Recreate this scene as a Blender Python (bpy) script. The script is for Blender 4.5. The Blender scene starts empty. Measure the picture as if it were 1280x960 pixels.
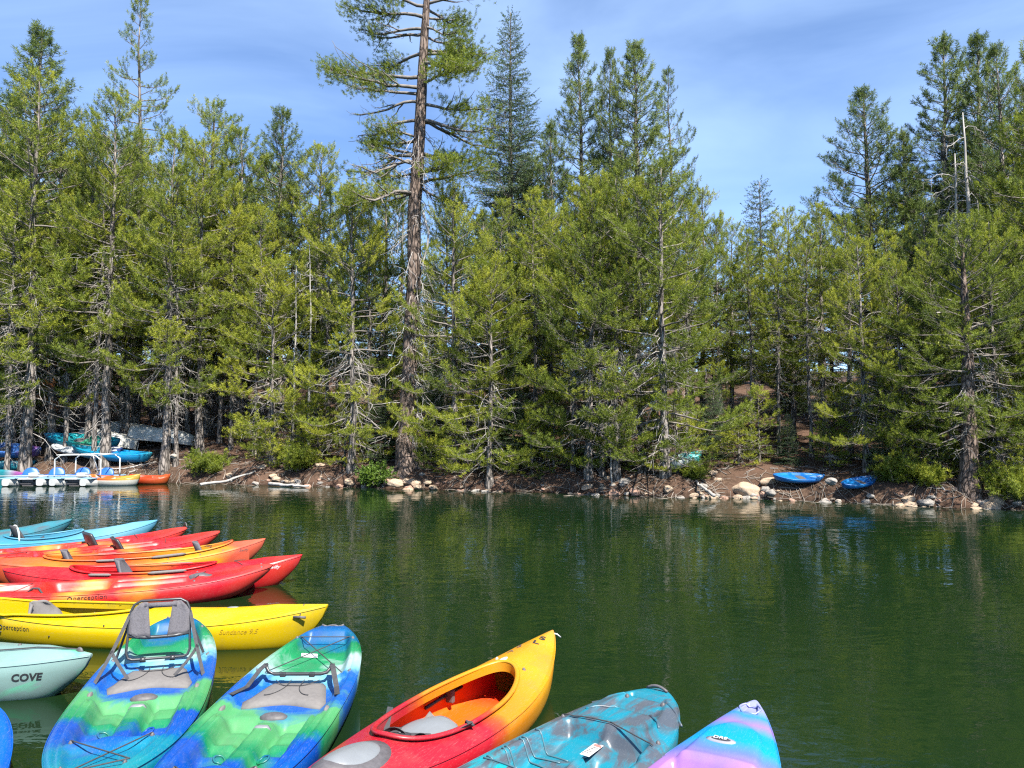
import bpy, bmesh, math, random
import numpy as np
from mathutils import Vector, Matrix

# ------------------------------------------------------------------ camera, sky, sun, exposure
scene = bpy.context.scene
COL = scene.collection
R = math.radians
F_PX, CX, CY, HORIZON, CAM_H = 960.0, 640.0, 480.0, 531.0, 2.0
PITCH = math.atan((HORIZON - CY) / F_PX)
cam_data = bpy.data.cameras.new('camera')
cam_data.sensor_width = 36.0
cam_data.lens = 36.0 * F_PX / 1280.0
cam_data.clip_start = 0.05
cam_data.clip_end = 3000.0
camera = bpy.data.objects.new('camera', cam_data)
camera.location = (0, 0, CAM_H)
camera.rotation_euler = (math.pi / 2 + PITCH, 0, 0)
COL.objects.link(camera)
scene.camera = camera

SUN_ELEV, SUN_AZ = R(54), R(150)          # azimuth clockwise from +Y: behind the camera, to the right
sun_dir = Vector((math.sin(SUN_AZ) * math.cos(SUN_ELEV), math.cos(SUN_AZ) * math.cos(SUN_ELEV), math.sin(SUN_ELEV)))
sun_data = bpy.data.lights.new('sun', 'SUN')
sun_data.energy = 5.0
sun_data.angle = R(0.5)
sun_data.color = (1.0, 0.945, 0.86)
sun = bpy.data.objects.new('sun', sun_data)
sun.rotation_euler = sun_dir.to_track_quat('Z', 'Y').to_euler()
sun.location = sun_dir * 60
COL.objects.link(sun)

world = bpy.data.worlds.new('World')
scene.world = world
world.use_nodes = True
wt = world.node_tree
wt.nodes.clear()
def WN(t, **kw):
    n = wt.nodes.new(t)
    for k, v in kw.items(): setattr(n, k, v)
    return n
sky = WN('ShaderNodeTexSky', sky_type='NISHITA', sun_disc=False, sun_elevation=SUN_ELEV, sun_rotation=SUN_AZ,
         altitude=2400.0, air_density=0.66, dust_density=0.0, ozone_density=1.2)
tc = WN('ShaderNodeTexCoord')
mp = WN('ShaderNodeMapping'); mp.inputs['Scale'].default_value = (1.1, 1.6, 3.6); mp.inputs['Rotation'].default_value = (0, 0.25, 0.5)
mp.inputs['Location'].default_value = (-1.9, 0.2, 1.7)
nz = WN('ShaderNodeTexNoise'); nz.inputs['Scale'].default_value = 1.5; nz.inputs['Detail'].default_value = 7.0
nz.inputs['Roughness'].default_value = 0.52; nz.inputs['Distortion'].default_value = 0.5
cr = WN('ShaderNodeValToRGB')
cr.color_ramp.elements[0].position = 0.33; cr.color_ramp.elements[0].color = (0, 0, 0, 1)
cr.color_ramp.elements[1].position = 0.78; cr.color_ramp.elements[1].color = (1, 1, 1, 1)
cm = WN('ShaderNodeMath', operation='MULTIPLY'); cm.inputs[1].default_value = 0.27
mx = WN('ShaderNodeMixRGB'); mx.inputs[2].default_value = (4.7, 6.2, 8.2, 1)
hs = WN('ShaderNodeHueSaturation'); hs.inputs['Saturation'].default_value = 1.06; hs.inputs['Value'].default_value = 1.0
bg = WN('ShaderNodeBackground'); bg.inputs['Strength'].default_value = 0.112
wo = WN('ShaderNodeOutputWorld')
L = wt.links.new
L(tc.outputs['Generated'], mp.inputs['Vector']); L(mp.outputs[0], nz.inputs['Vector']); L(nz.outputs['Fac'], cr.inputs[0])
L(cr.outputs[0], cm.inputs[0]); L(cm.outputs[0], mx.inputs[0]); L(sky.outputs[0], hs.inputs['Color'])
L(hs.outputs[0], mx.inputs[1]); L(mx.outputs[0], bg.inputs['Color']); L(bg.outputs[0], wo.inputs['Surface'])

vs = scene.view_settings
vs.view_transform = 'Standard'; vs.look = 'None'; vs.gamma = 1.0; vs.exposure = 1.74
vs.use_curve_mapping = False
try:
    scene.cycles.max_bounces = 4; scene.cycles.diffuse_bounces = 2; scene.cycles.glossy_bounces = 2
    scene.cycles.transmission_bounces = 2; scene.cycles.transparent_max_bounces = 4
    scene.cycles.caustics_reflective = False; scene.cycles.caustics_refractive = False
    scene.cycles.use_denoising = False; scene.cycles.pixel_filter_type = 'BLACKMAN_HARRIS'; scene.cycles.filter_width = 1.25; scene.cycles.sample_clamp_indirect = 4.0; scene.cycles.use_adaptive_sampling = True; scene.cycles.adaptive_threshold = 0.014
except Exception:
    pass

# ------------------------------------------------------------------ helpers
def ray(px, py):
    x = (px - CX) / F_PX; y = (CY - py) / F_PX
    c, s = math.cos(PITCH), math.sin(PITCH)
    return np.array([x, c - y * s, s + y * c])
def at_y(px, py, Y):                       # point on a sight line at distance Y
    r = ray(px, py); k = Y / r[1]
    return np.array([r[0] * k, Y, CAM_H + r[2] * k])
def at_z(px, py, z):
    r = ray(px, py); k = (z - CAM_H) / r[2]
    return np.array([r[0] * k, r[1] * k, z])
def tag(o, label=None, cat=None, group=None, kind=None):
    if label: o['label'] = label
    if cat: o['category'] = cat
    if group: o['group'] = group
    if kind: o['kind'] = kind
    return o
def mesh_from(name, V, Fc, mats=None, smooth=True, attr=None):
    """V (n,3); Fc: list of (m,k) int arrays (k = 3 or 4)"""
    me = bpy.data.meshes.new(name)
    V = np.asarray(V, dtype=np.float32)
    Fs = [np.asarray(f, dtype=np.int32) for f in (Fc if isinstance(Fc, list) else [Fc]) if len(f)]
    nl = sum(f.size for f in Fs); nf = sum(len(f) for f in Fs)
    me.vertices.add(len(V)); me.vertices.foreach_set('co', V.ravel())
    me.loops.add(nl); me.loops.foreach_set('vertex_index', np.concatenate([f.ravel() for f in Fs]))
    tot = np.concatenate([np.full(len(f), f.shape[1], np.int32) for f in Fs])
    st = np.concatenate([[0], np.cumsum(tot)[:-1]]).astype(np.int32)
    me.polygons.add(nf); me.polygons.foreach_set('loop_start', st); me.polygons.foreach_set('loop_total', tot)
    me.polygons.foreach_set('use_smooth', np.full(nf, smooth, dtype=bool))
    for k, v in (attr or {}).items():
        a = me.attributes.new(k, 'FLOAT', 'POINT'); a.data.foreach_set('value', np.asarray(v, np.float32))
    me.update(calc_edges=True)
    for m in (mats if isinstance(mats, (list, tuple)) else [mats]):
        if m: me.materials.append(m)
    return me
def link(name, me, parent=None, loc=(0, 0, 0)):
    o = bpy.data.objects.new(name, me); COL.objects.link(o); o.location = loc
    if parent: o.parent = parent
    return o
def obj(name, V, Fc, mat=None, parent=None, smooth=True, attr=None, loc=(0, 0, 0)):
    return link(name, mesh_from(name, V, Fc, mat, smooth, attr), parent, loc)
def empty(name, loc=(0, 0, 0), rz=0.0, sc=1.0):
    o = bpy.data.objects.new(name, None); COL.objects.link(o)
    o.location = loc; o.rotation_euler = (0, 0, rz); o.scale = (sc,) * 3 if not hasattr(sc, '__len__') else sc
    o.empty_display_size = 0.2
    return o
def copy_tree(o, parent=None):
    c = o.copy(); COL.objects.link(c); c.parent = parent
    for ch in o.children: copy_tree(ch, c)
    return c
class Geo:
    """collects vertices / quads / tris"""
    def __init__(s): s.V = []; s.Q = []; s.T = []; s.n = 0
    def add(s, V, Q=None, T=None):
        V = np.asarray(V, float).reshape(-1, 3)
        if Q is not None and len(Q): s.Q.append(np.asarray(Q) + s.n)
        if T is not None and len(T): s.T.append(np.asarray(T) + s.n)
        s.V.append(V); s.n += len(V)
        return s
    def tube(s, pts, rad, sides=5, cap=True):
        P = np.asarray(pts, float); n = len(P)
        r = np.broadcast_to(np.asarray(rad, float), (n,))
        T = np.gradient(P, axis=0); T /= np.linalg.norm(T, axis=1)[:, None] + 1e-12
        ref = np.array([0.31, 0.95, 0.05]) if abs(T[0][2]) > 0.7 else np.array([0.05, 0.1, 0.99])
        A = np.cross(T, ref); A /= np.linalg.norm(A, axis=1)[:, None] + 1e-12
        B = np.cross(T, A)
        th = np.arange(sides) * 2 * math.pi / sides
        V = P[:, None] + r[:, None, None] * (np.cos(th)[None, :, None] * A[:, None] + np.sin(th)[None, :, None] * B[:, None])
        i = np.arange(n - 1)[:, None] * sides; j = np.arange(sides)[None]; k = (j + 1) % sides
        Q = np.stack([i + j, i + k, i + sides + k, i + sides + j], -1).reshape(-1, 4)
        tri = None
        V = V.reshape(-1, 3)
        if cap:
            V = np.vstack([V, P[:1], P[-1:]])
            jj = np.arange(sides); kk = (jj + 1) % sides; b = (n - 1) * sides
            tri = np.vstack([np.stack([np.full(sides, n * sides), kk, jj], 1), np.stack([np.full(sides, n * sides + 1), b + jj, b + kk], 1)])
        return s.add(V, Q, tri)
    def loop(s, pts, rad, sides=6):          # closed tube
        P = np.asarray(pts, float); n = len(P)
        T = np.roll(P, -1, 0) - np.roll(P, 1, 0); T /= np.linalg.norm(T, axis=1)[:, None] + 1e-12
        ref = np.array([0, 0, 1.0]) if np.abs(T[:, 2]).max() < 0.9 else np.array([0.9, 0.1, 0.05])
        A = np.cross(T, ref); A /= np.linalg.norm(A, axis=1)[:, None] + 1e-12
        B = np.cross(T, A)
        th = np.arange(sides) * 2 * math.pi / sides
        ra, rb = (rad if hasattr(rad, '__len__') else (rad, rad))
        V = P[:, None] + ra * np.cos(th)[None, :, None] * A[:, None] + rb * np.sin(th)[None, :, None] * B[:, None]
        i = np.arange(n)[:, None] * sides; i2 = ((np.arange(n) + 1) % n)[:, None] * sides
        j = np.arange(sides)[None]; k = (j + 1) % sides
        return s.add(V.reshape(-1, 3), np.stack([i + j, i + k, i2 + k, i2 + j], -1).reshape(-1, 4))
    def grid(s, V):                            # V (a,b,3)
        a, b = V.shape[:2]
        i = np.arange(a - 1)[:, None] * b; j = np.arange(b - 1)[None]
        return s.add(V.reshape(-1, 3), np.stack([i + j, i + j + 1, i + b + j + 1, i + b + j], -1).reshape(-1, 4))
    def box(s, c, size, M=None):
        x, y, z = np.asarray(size) / 2
        V = np.array([[-x, -y, -z], [x, -y, -z], [x, y, -z], [-x, y, -z], [-x, -y, z], [x, -y, z], [x, y, z], [-x, y, z]])
        if M is not None: V = V @ np.asarray(M).T
        return s.add(V + np.asarray(c), [[0, 3, 2, 1], [4, 5, 6, 7], [0, 1, 5, 4], [1, 2, 6, 5], [2, 3, 7, 6], [3, 0, 4, 7]])
    def obj(s, name, mat=None, parent=None, smooth=True, loc=(0, 0, 0), bevel=None):
        fs = []
        if s.Q: fs.append(np.concatenate(s.Q))
        if s.T: fs.append(np.concatenate(s.T))
        o = obj(name, np.concatenate(s.V), fs, mat, parent, smooth, loc=loc)
        if bevel:
            m = o.modifiers.new('bevel', 'BEVEL'); m.width = bevel; m.segments = 2; m.limit_method = 'ANGLE'
        return o

# ------------------------------------------------------------------ materials
class Mat:
    def __init__(s, name):
        s.m = bpy.data.materials.new(name); s.m.use_nodes = True
        s.t = s.m.node_tree; s.b = s.t.nodes['Principled BSDF']; s.out = s.t.nodes['Material Output']
    def n(s, t, **kw):
        n = s.t.nodes.new(t)
        for k, v in kw.items():
            if k in n.inputs: n.inputs[k].default_value = v
            else: setattr(n, k, v)
        return n
    def l(s, a, b): s.t.links.new(a, b)
    def set(s, **kw):
        for k, v in kw.items(): s.b.inputs[k.replace('_', ' ')].default_value = v
        return s
    def ramp(s, fac, stops, interp='LINEAR'):
        r = s.n('ShaderNodeValToRGB'); cr = r.color_ramp; cr.interpolation = interp
        while len(cr.elements) < len(stops): cr.elements.new(0.5)
        for e, (p, c) in zip(cr.elements, stops):
            e.position = p; e.color = (*c, 1) if len(c) == 3 else c
        s.l(fac, r.inputs[0]); return r.outputs[0]
    def noise(s, vec, scale, detail=4, rough=0.55, dist=0.0):
        n = s.n('ShaderNodeTexNoise'); n.inputs['Scale'].default_value = scale; n.inputs['Detail'].default_value = detail
        n.inputs['Roughness'].default_value = rough; n.inputs['Distortion'].default_value = dist
        if vec is not None: s.l(vec, n.inputs['Vector'])
        return n.outputs['Fac']
    def coord(s, which='Object', scale=None, loc=None):
        c = s.n('ShaderNodeTexCoord').outputs[which]
        if scale or loc:
            mp = s.n('ShaderNodeMapping')
            if scale: mp.inputs['Scale'].default_value = scale
            if loc: mp.inputs['Location'].default_value = loc
            s.l(c, mp.inputs['Vector']); c = mp.outputs[0]
        return c
    def math(s, op, a, b=None, c=None):
        n = s.n('ShaderNodeMath', operation=op)
        for i, v in enumerate((a, b, c)):
            if v is None: continue
            if isinstance(v, (int, float)): n.inputs[i].default_value = v
            else: s.l(v, n.inputs[i])
        return n.outputs[0]
    def mix(s, fac, a, b, mode='MIX'):
        n = s.n('ShaderNodeMixRGB', blend_type=mode)
        for i, v in enumerate((fac, a, b)):
            if isinstance(v, (int, float)): n.inputs[i].default_value = v
            elif isinstance(v, tuple): n.inputs[i].default_value = (*v[:3], 1)
            else: s.l(v, n.inputs[i])
        return n.outputs[0]
    def bump(s, h, strength=0.3, dist=0.02):
        n = s.n('ShaderNodeBump'); n.inputs['Strength'].default_value = strength; n.inputs['Distance'].default_value = dist
        s.l(h, n.inputs['Height']); s.l(n.outputs[0], s.b.inputs['Normal']); return n
    def color(s, c): s.l(c, s.b.inputs['Base Color']); return s

def plain(name, col, rough=0.5, metal=0.0, var=0.12, scale=12.0, bump=0.0):
    m = Mat(name); v = m.coord()
    nz = m.noise(v, scale, 5)
    d = tuple(c * (1 - var) for c in col); e = tuple(min(1, c * (1 + var)) for c in col)
    m.color(m.ramp(nz, [(0.3, d), (0.7, e)])).set(Roughness=rough, Metallic=metal)
    if bump: m.bump(nz, bump, 0.01)
    return m.m

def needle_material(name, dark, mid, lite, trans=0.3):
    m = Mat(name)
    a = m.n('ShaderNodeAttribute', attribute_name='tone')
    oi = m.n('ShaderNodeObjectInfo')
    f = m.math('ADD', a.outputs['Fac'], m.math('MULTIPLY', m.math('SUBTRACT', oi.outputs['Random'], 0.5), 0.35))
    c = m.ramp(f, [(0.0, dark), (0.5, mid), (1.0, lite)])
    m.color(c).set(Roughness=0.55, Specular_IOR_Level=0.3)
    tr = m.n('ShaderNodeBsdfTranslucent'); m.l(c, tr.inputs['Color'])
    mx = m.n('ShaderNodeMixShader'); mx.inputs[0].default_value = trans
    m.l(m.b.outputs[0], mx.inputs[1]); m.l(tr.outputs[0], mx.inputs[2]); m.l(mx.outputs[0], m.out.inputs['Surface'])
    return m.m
def bark_material(name, lo, hi, plate=9.0):
    m = Mat(name); v = m.coord('Object', (plate, plate, plate * 0.28))
    vo = m.n('ShaderNodeTexVoronoi', feature='DISTANCE_TO_EDGE'); vo.inputs['Scale'].default_value = 1.0
    nzv = m.noise(m.coord('Object', (3, 3, 1.0)), 3.0, 6)
    dv = m.n('ShaderNodeMixRGB', blend_type='ADD'); dv.inputs[0].default_value = 0.35
    m.l(v, dv.inputs[1]); nc = m.n('ShaderNodeTexNoise'); nc.inputs['Scale'].default_value = 2.5; m.l(v, nc.inputs['Vector'])
    m.l(nc.outputs['Color'], dv.inputs[2]); m.l(dv.outputs[0], vo.inputs['Vector'])
    crack = m.ramp(vo.outputs['Distance'], [(0.0, (0, 0, 0)), (0.18, (1, 1, 1))])
    base = m.ramp(nzv, [(0.3, lo), (0.72, hi)])
    dk = tuple(c * 0.35 for c in lo)
    m.color(m.mix(crack, dk, base)).set(Roughness=0.92, Specular_IOR_Level=0.15)
    h = m.math('ADD', m.math('MULTIPLY', crack, 0.7), m.math('MULTIPLY', nzv, 0.6))
    m.bump(h, 0.9, 0.03)
    return m.m

M = {}
M['needles'] = needle_material('pine_needles', (0.060, 0.090, 0.014), (0.166, 0.210, 0.022), (0.340, 0.350, 0.035), 0.44)
M['needles_dark'] = needle_material('upper_pine_needles', (0.045, 0.074, 0.020), (0.098, 0.140, 0.034), (0.19, 0.23, 0.048), 0.40)
M['fir'] = needle_material('fir_needles', (0.022, 0.050, 0.020), (0.045, 0.082, 0.032), (0.09, 0.13, 0.045))
M['bark'] = bark_material('grey_pine_bark', (0.10, 0.088, 0.078), (0.30, 0.265, 0.235))
M['bark_red'] = bark_material('old_red_pine_bark', (0.085, 0.064, 0.052), (0.235, 0.178, 0.146), 9.0)
M['twig'] = plain('branch_bark', (0.125, 0.110, 0.097), 0.9, var=0.35, scale=6)
M['dead'] = plain('dead_grey_wood', (0.26, 0.243, 0.226), 0.85, var=0.45, scale=4)
M['snag'] = plain('bleached_wood', (0.24, 0.228, 0.212), 0.8, var=0.25, scale=5, bump=0.3)
M['litter'] = plain('dull_fallen_twigs', (0.17, 0.145, 0.12), 0.9, var=0.5, scale=3)
M['rust'] = needle_material('rust_needles', (0.10, 0.035, 0.012), (0.18, 0.065, 0.02), (0.26, 0.11, 0.035))
M['shrub'] = needle_material('shrub_leaves', (0.05, 0.09, 0.012), (0.10, 0.17, 0.02), (0.19, 0.27, 0.035), 0.35)

# ------------------------------------------------------------------ ground and water
_rng = np.random.default_rng(7)
def fnoise(x, y, sc, seed=0):
    """cheap smooth value noise"""
    r = np.random.default_rng(seed); o = 0
    for k in range(5):
        a = r.uniform(0, 2 * math.pi); p = r.uniform(0, 6.28, 2); w = sc * (0.6 + 0.35 * k)
        o = o + np.sin((x * math.cos(a) + y * math.sin(a)) * w + p[0]) * np.cos((y * math.cos(a) - x * math.sin(a)) * w * 0.8 + p[1])
    return o / 5
def shore_y(x):
    x = np.asarray(x, float)
    sx = [-300, -60, -17, -8.3, 0, 3, 6.5, 11, 13, 20, 45, 300]; sy = [60, 40, 28.3, 25.7, 23.1, 21.95, 20.9, 18.6, 17.9, 15.8, 12, 6]
    k = sum(np.interp(x + o, sx, sy) for o in (-1.2, -.6, 0, .6, 1.2)) / 5
    return k + .10 * np.sin(x * .9 + 1) + .10 * np.sin(x * 2.3) + .05 * np.sin(x * 5.1)
def ground_z(x, y):
    x = np.asarray(x, float); y = np.asarray(y, float)
    d = (y - shore_y(x)) * 0.96
    sl = np.interp(x, [-12, 0, 12], [0.235, 0.22, 0.17])
    up = np.clip(d, 0, None)
    bank = 0.42 * (1 - np.exp(-up / 0.30))
    rise = sl * np.where(up < 22, up, 22 + (up - 22) * 0.45)
    rise = np.where(up > 120, sl * (22 + 98 * 0.45), rise)
    z = bank + rise + (fnoise(x, y, 0.9, 3) * 0.13 + fnoise(x, y, 3.1, 5) * 0.05) * np.clip(up / 0.8, 0, 1)
    z = z + fnoise(x, y, 2.0, 9) * 0.06 * np.clip((d + 1.0), 0, 1)
    return np.where(d < 0, np.maximum(-3.0, 0.5 * d - 0.02) + fnoise(x, y, 2.0, 9) * 0.06 * np.clip((d + 1.0), 0, 1), z)
gx = np.concatenate([[-900, -500, -260, -140, -90, -60, -45], np.arange(-34, 26.01, 0.25), [32, 40, 60, 100, 180, 400, 900]])
gy = np.concatenate([[-900, -300, -60, 0, 8, 12], np.arange(14, 46.01, 0.25), np.arange(47, 70, 1.5), [80, 100, 130, 180, 300, 600, 1200]])
GX, GY = np.meshgrid(gx, gy, indexing='ij')
g = Geo(); g.grid(np.stack([GX, GY, ground_z(GX, GY)], -1)[:, ::-1])
mg = Mat('forest_floor')
vg = mg.coord('Object')
n1 = mg.noise(vg, 0.9, 6); n2 = mg.noise(vg, 9.0, 8, 0.7); n3 = mg.noise(vg, 45.0, 4, 0.7)
cduff = mg.ramp(n2, [(0.28, (0.026, 0.017, 0.012)), (0.5, (0.062, 0.039, 0.027)), (0.75, (0.13, 0.088, 0.06))])
csoil = mg.ramp(n3, [(0.3, (0.05, 0.029, 0.02)), (0.7, (0.12, 0.074, 0.052))])
spg = mg.n('ShaderNodeSeparateXYZ'); mg.l(vg, spg.inputs[0])
wet = mg.ramp(mg.math('ADD', spg.outputs['Z'], mg.math('MULTIPLY', n2, 0.12)), [(0.08, (0.45,) * 3), (0.24, (1.0,) * 3)])          # soaked soil at the water's edge
mg.color(mg.mix(1.0, mg.mix(mg.ramp(n1, [(0.4, (0, 0, 0)), (0.62, (1, 1, 1))]), cduff, csoil), wet, 'MULTIPLY')).set(Roughness=0.95, Specular_IOR_Level=0.1)
mg.bump(mg.math('ADD', mg.math('MULTIPLY', n2, 0.6), mg.math('MULTIPLY', n3, 0.4)), 1.0, 0.06)
ground = g.obj('ground', mg.m); tag(ground, 'brown pine duff bank rising from the lake into the forest', 'ground', kind='structure')

def at_ground(px, py):
    r = ray(px, py)
    for Y in np.arange(15, 60, .05):
        k = Y / r[1]; x, z = r[0] * k, CAM_H + r[2] * k
        if z <= max(0.0, float(ground_z(x, Y))): break
    return np.array([x, Y, z])
mw = Mat('lake_water')
vw = mw.coord('Object')
vA = mw.coord('Object', (0.55, 1.0, 1.0)); vB = mw.coord('Object', (0.8, 1.0, 1.0))
w1 = mw.noise(vA, 2.1, 3, 0.5, 0.6); w2 = mw.noise(vB, 6.5, 3, 0.55, 0.4); w3 = mw.noise(vw, 0.16, 2)
amp = mw.ramp(w3, [(0.3, (0.45,) * 3), (0.75, (1.0,) * 3)])
hgt = mw.math('MULTIPLY', mw.math('ADD', mw.math('MULTIPLY', w1, 0.75), mw.math('MULTIPLY', w2, 0.15)), amp)
mw.bump(hgt, 0.34, 0.056)
mw.set(Base_Color=(0.0042, 0.0126, 0.0038, 1), Roughness=0.03, IOR=1.32)
wg = Geo(); wx = np.array([-900, -200, -60, -20, 0, 20, 60, 200, 900.0]); wy = np.array([-900, -200, -40, 0, 20, 60.0])
WX, WY = np.meshgrid(wx, wy, indexing='ij'); wg.grid(np.stack([WX, WY, WX * 0], -1)[:, ::-1])
lake = wg.obj('lake', mw.m); tag(lake, 'dark green rippled lake water between the kayaks and the wooded shore', 'water', kind='structure')
# ------------------------------------------------------------------ trees
def tuft_templates(seed, n, length, needle, width, k=5):
    r = np.random.default_rng(seed); out = []
    for _ in range(k):
        t = (np.arange(n) + r.random(n)) / n
        az = np.arange(n) * 2.4 + r.normal(0, .3, n)
        an = np.radians(78 - 46 * t + r.normal(0, 9, n))
        d = np.stack([np.cos(an), np.sin(an) * np.cos(az), np.sin(an) * np.sin(az)], 1)     # axis along +x
        base = np.stack([t * length, 0 * t, 0 * t], 1)
        ln = needle * r.uniform(.75, 1.15, n)
        side = np.cross(d, r.normal(0, 1, (n, 3))); side /= np.linalg.norm(side, axis=1)[:, None]
        w = width * r.uniform(.7, 1.2, n)
        mid = base + d * (ln * .12)[:, None]
        V = np.stack([mid + side * w[:, None], base + d * ln[:, None], mid - side * w[:, None]], 1)          # slim blade
        out.append(V.reshape(-1, 3))
    return out
TUFT = {'pine': tuft_templates(1, 20, .15, .105, .0095), 'fir': tuft_templates(3, 14, .20, .055, .013), 'leaf': tuft_templates(4, 9, .10, .05, .018)}

def crown_mesh(name, P, D, S, kind, mat, rng, tone):
    P = np.asarray(P); D = np.asarray(D); S = np.asarray(S); tone = np.asarray(tone)
    D = D / (np.linalg.norm(D, axis=1)[:, None] + 1e-9)
    ref = rng.normal(0, 1, D.shape); B = np.cross(D, ref); B /= np.linalg.norm(B, axis=1)[:, None] + 1e-9
    C = np.cross(D, B); Rm = np.stack([D, B, C], 2)                                         # columns
    T = TUFT[kind]; pick = rng.integers(0, len(T), len(P)); Vs = []; tn = []
    for k, t in enumerate(T):
        i = np.where(pick == k)[0]
        if not len(i): continue
        V = np.einsum('nij,mj->nmi', Rm[i] * S[i][:, None, None], t) + P[i][:, None]
        Vs.append(V.reshape(-1, 3)); tn.append(np.repeat(tone[i], len(t)))
    V = np.concatenate(Vs); q = np.arange(len(V)).reshape(-1, 3)
    return mesh_from(name, V, [q], mat, False, {'tone': np.concatenate(tn)})

def bend(p0, az, e0, L, n, sag, up, rng, wob=.06, azw=.12):
    pts = [np.array(p0, float)]; st = L / (n - 1); a = az
    for i in range(n - 1):
        s = (i + .5) / (n - 1)
        e = e0 - sag * math.sin(math.pi * min(1, s * 1.25)) + up * s ** 2 + rng.normal(0, wob)
        a += rng.normal(0, azw)
        pts.append(pts[-1] + st * np.array([math.cos(e) * math.cos(a), math.cos(e) * math.sin(a), math.sin(e)]))
    return np.array(pts)

def dead_branch(G, p0, az, e0, L, r, rng, curl=1.0, sub=4):
    b = bend(p0, az, e0, L, 6, .5 * curl, -.5 * curl + rng.normal(0, .5), rng, .22, .25)
    G.tube(b, np.linspace(r, r * .3, 6), 4, False)
    for _ in range(sub):
        i = rng.integers(2, 6)
        c = bend(b[i], az + rng.choice([-1, 1]) * rng.uniform(.4, 1.3), rng.uniform(-1.0, .5), L * rng.uniform(.2, .5), 5, .3, -.8 * curl, rng, .25, .3)
        G.tube(c, np.linspace(r * .5, r * .2, 5), 3, False)

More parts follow.
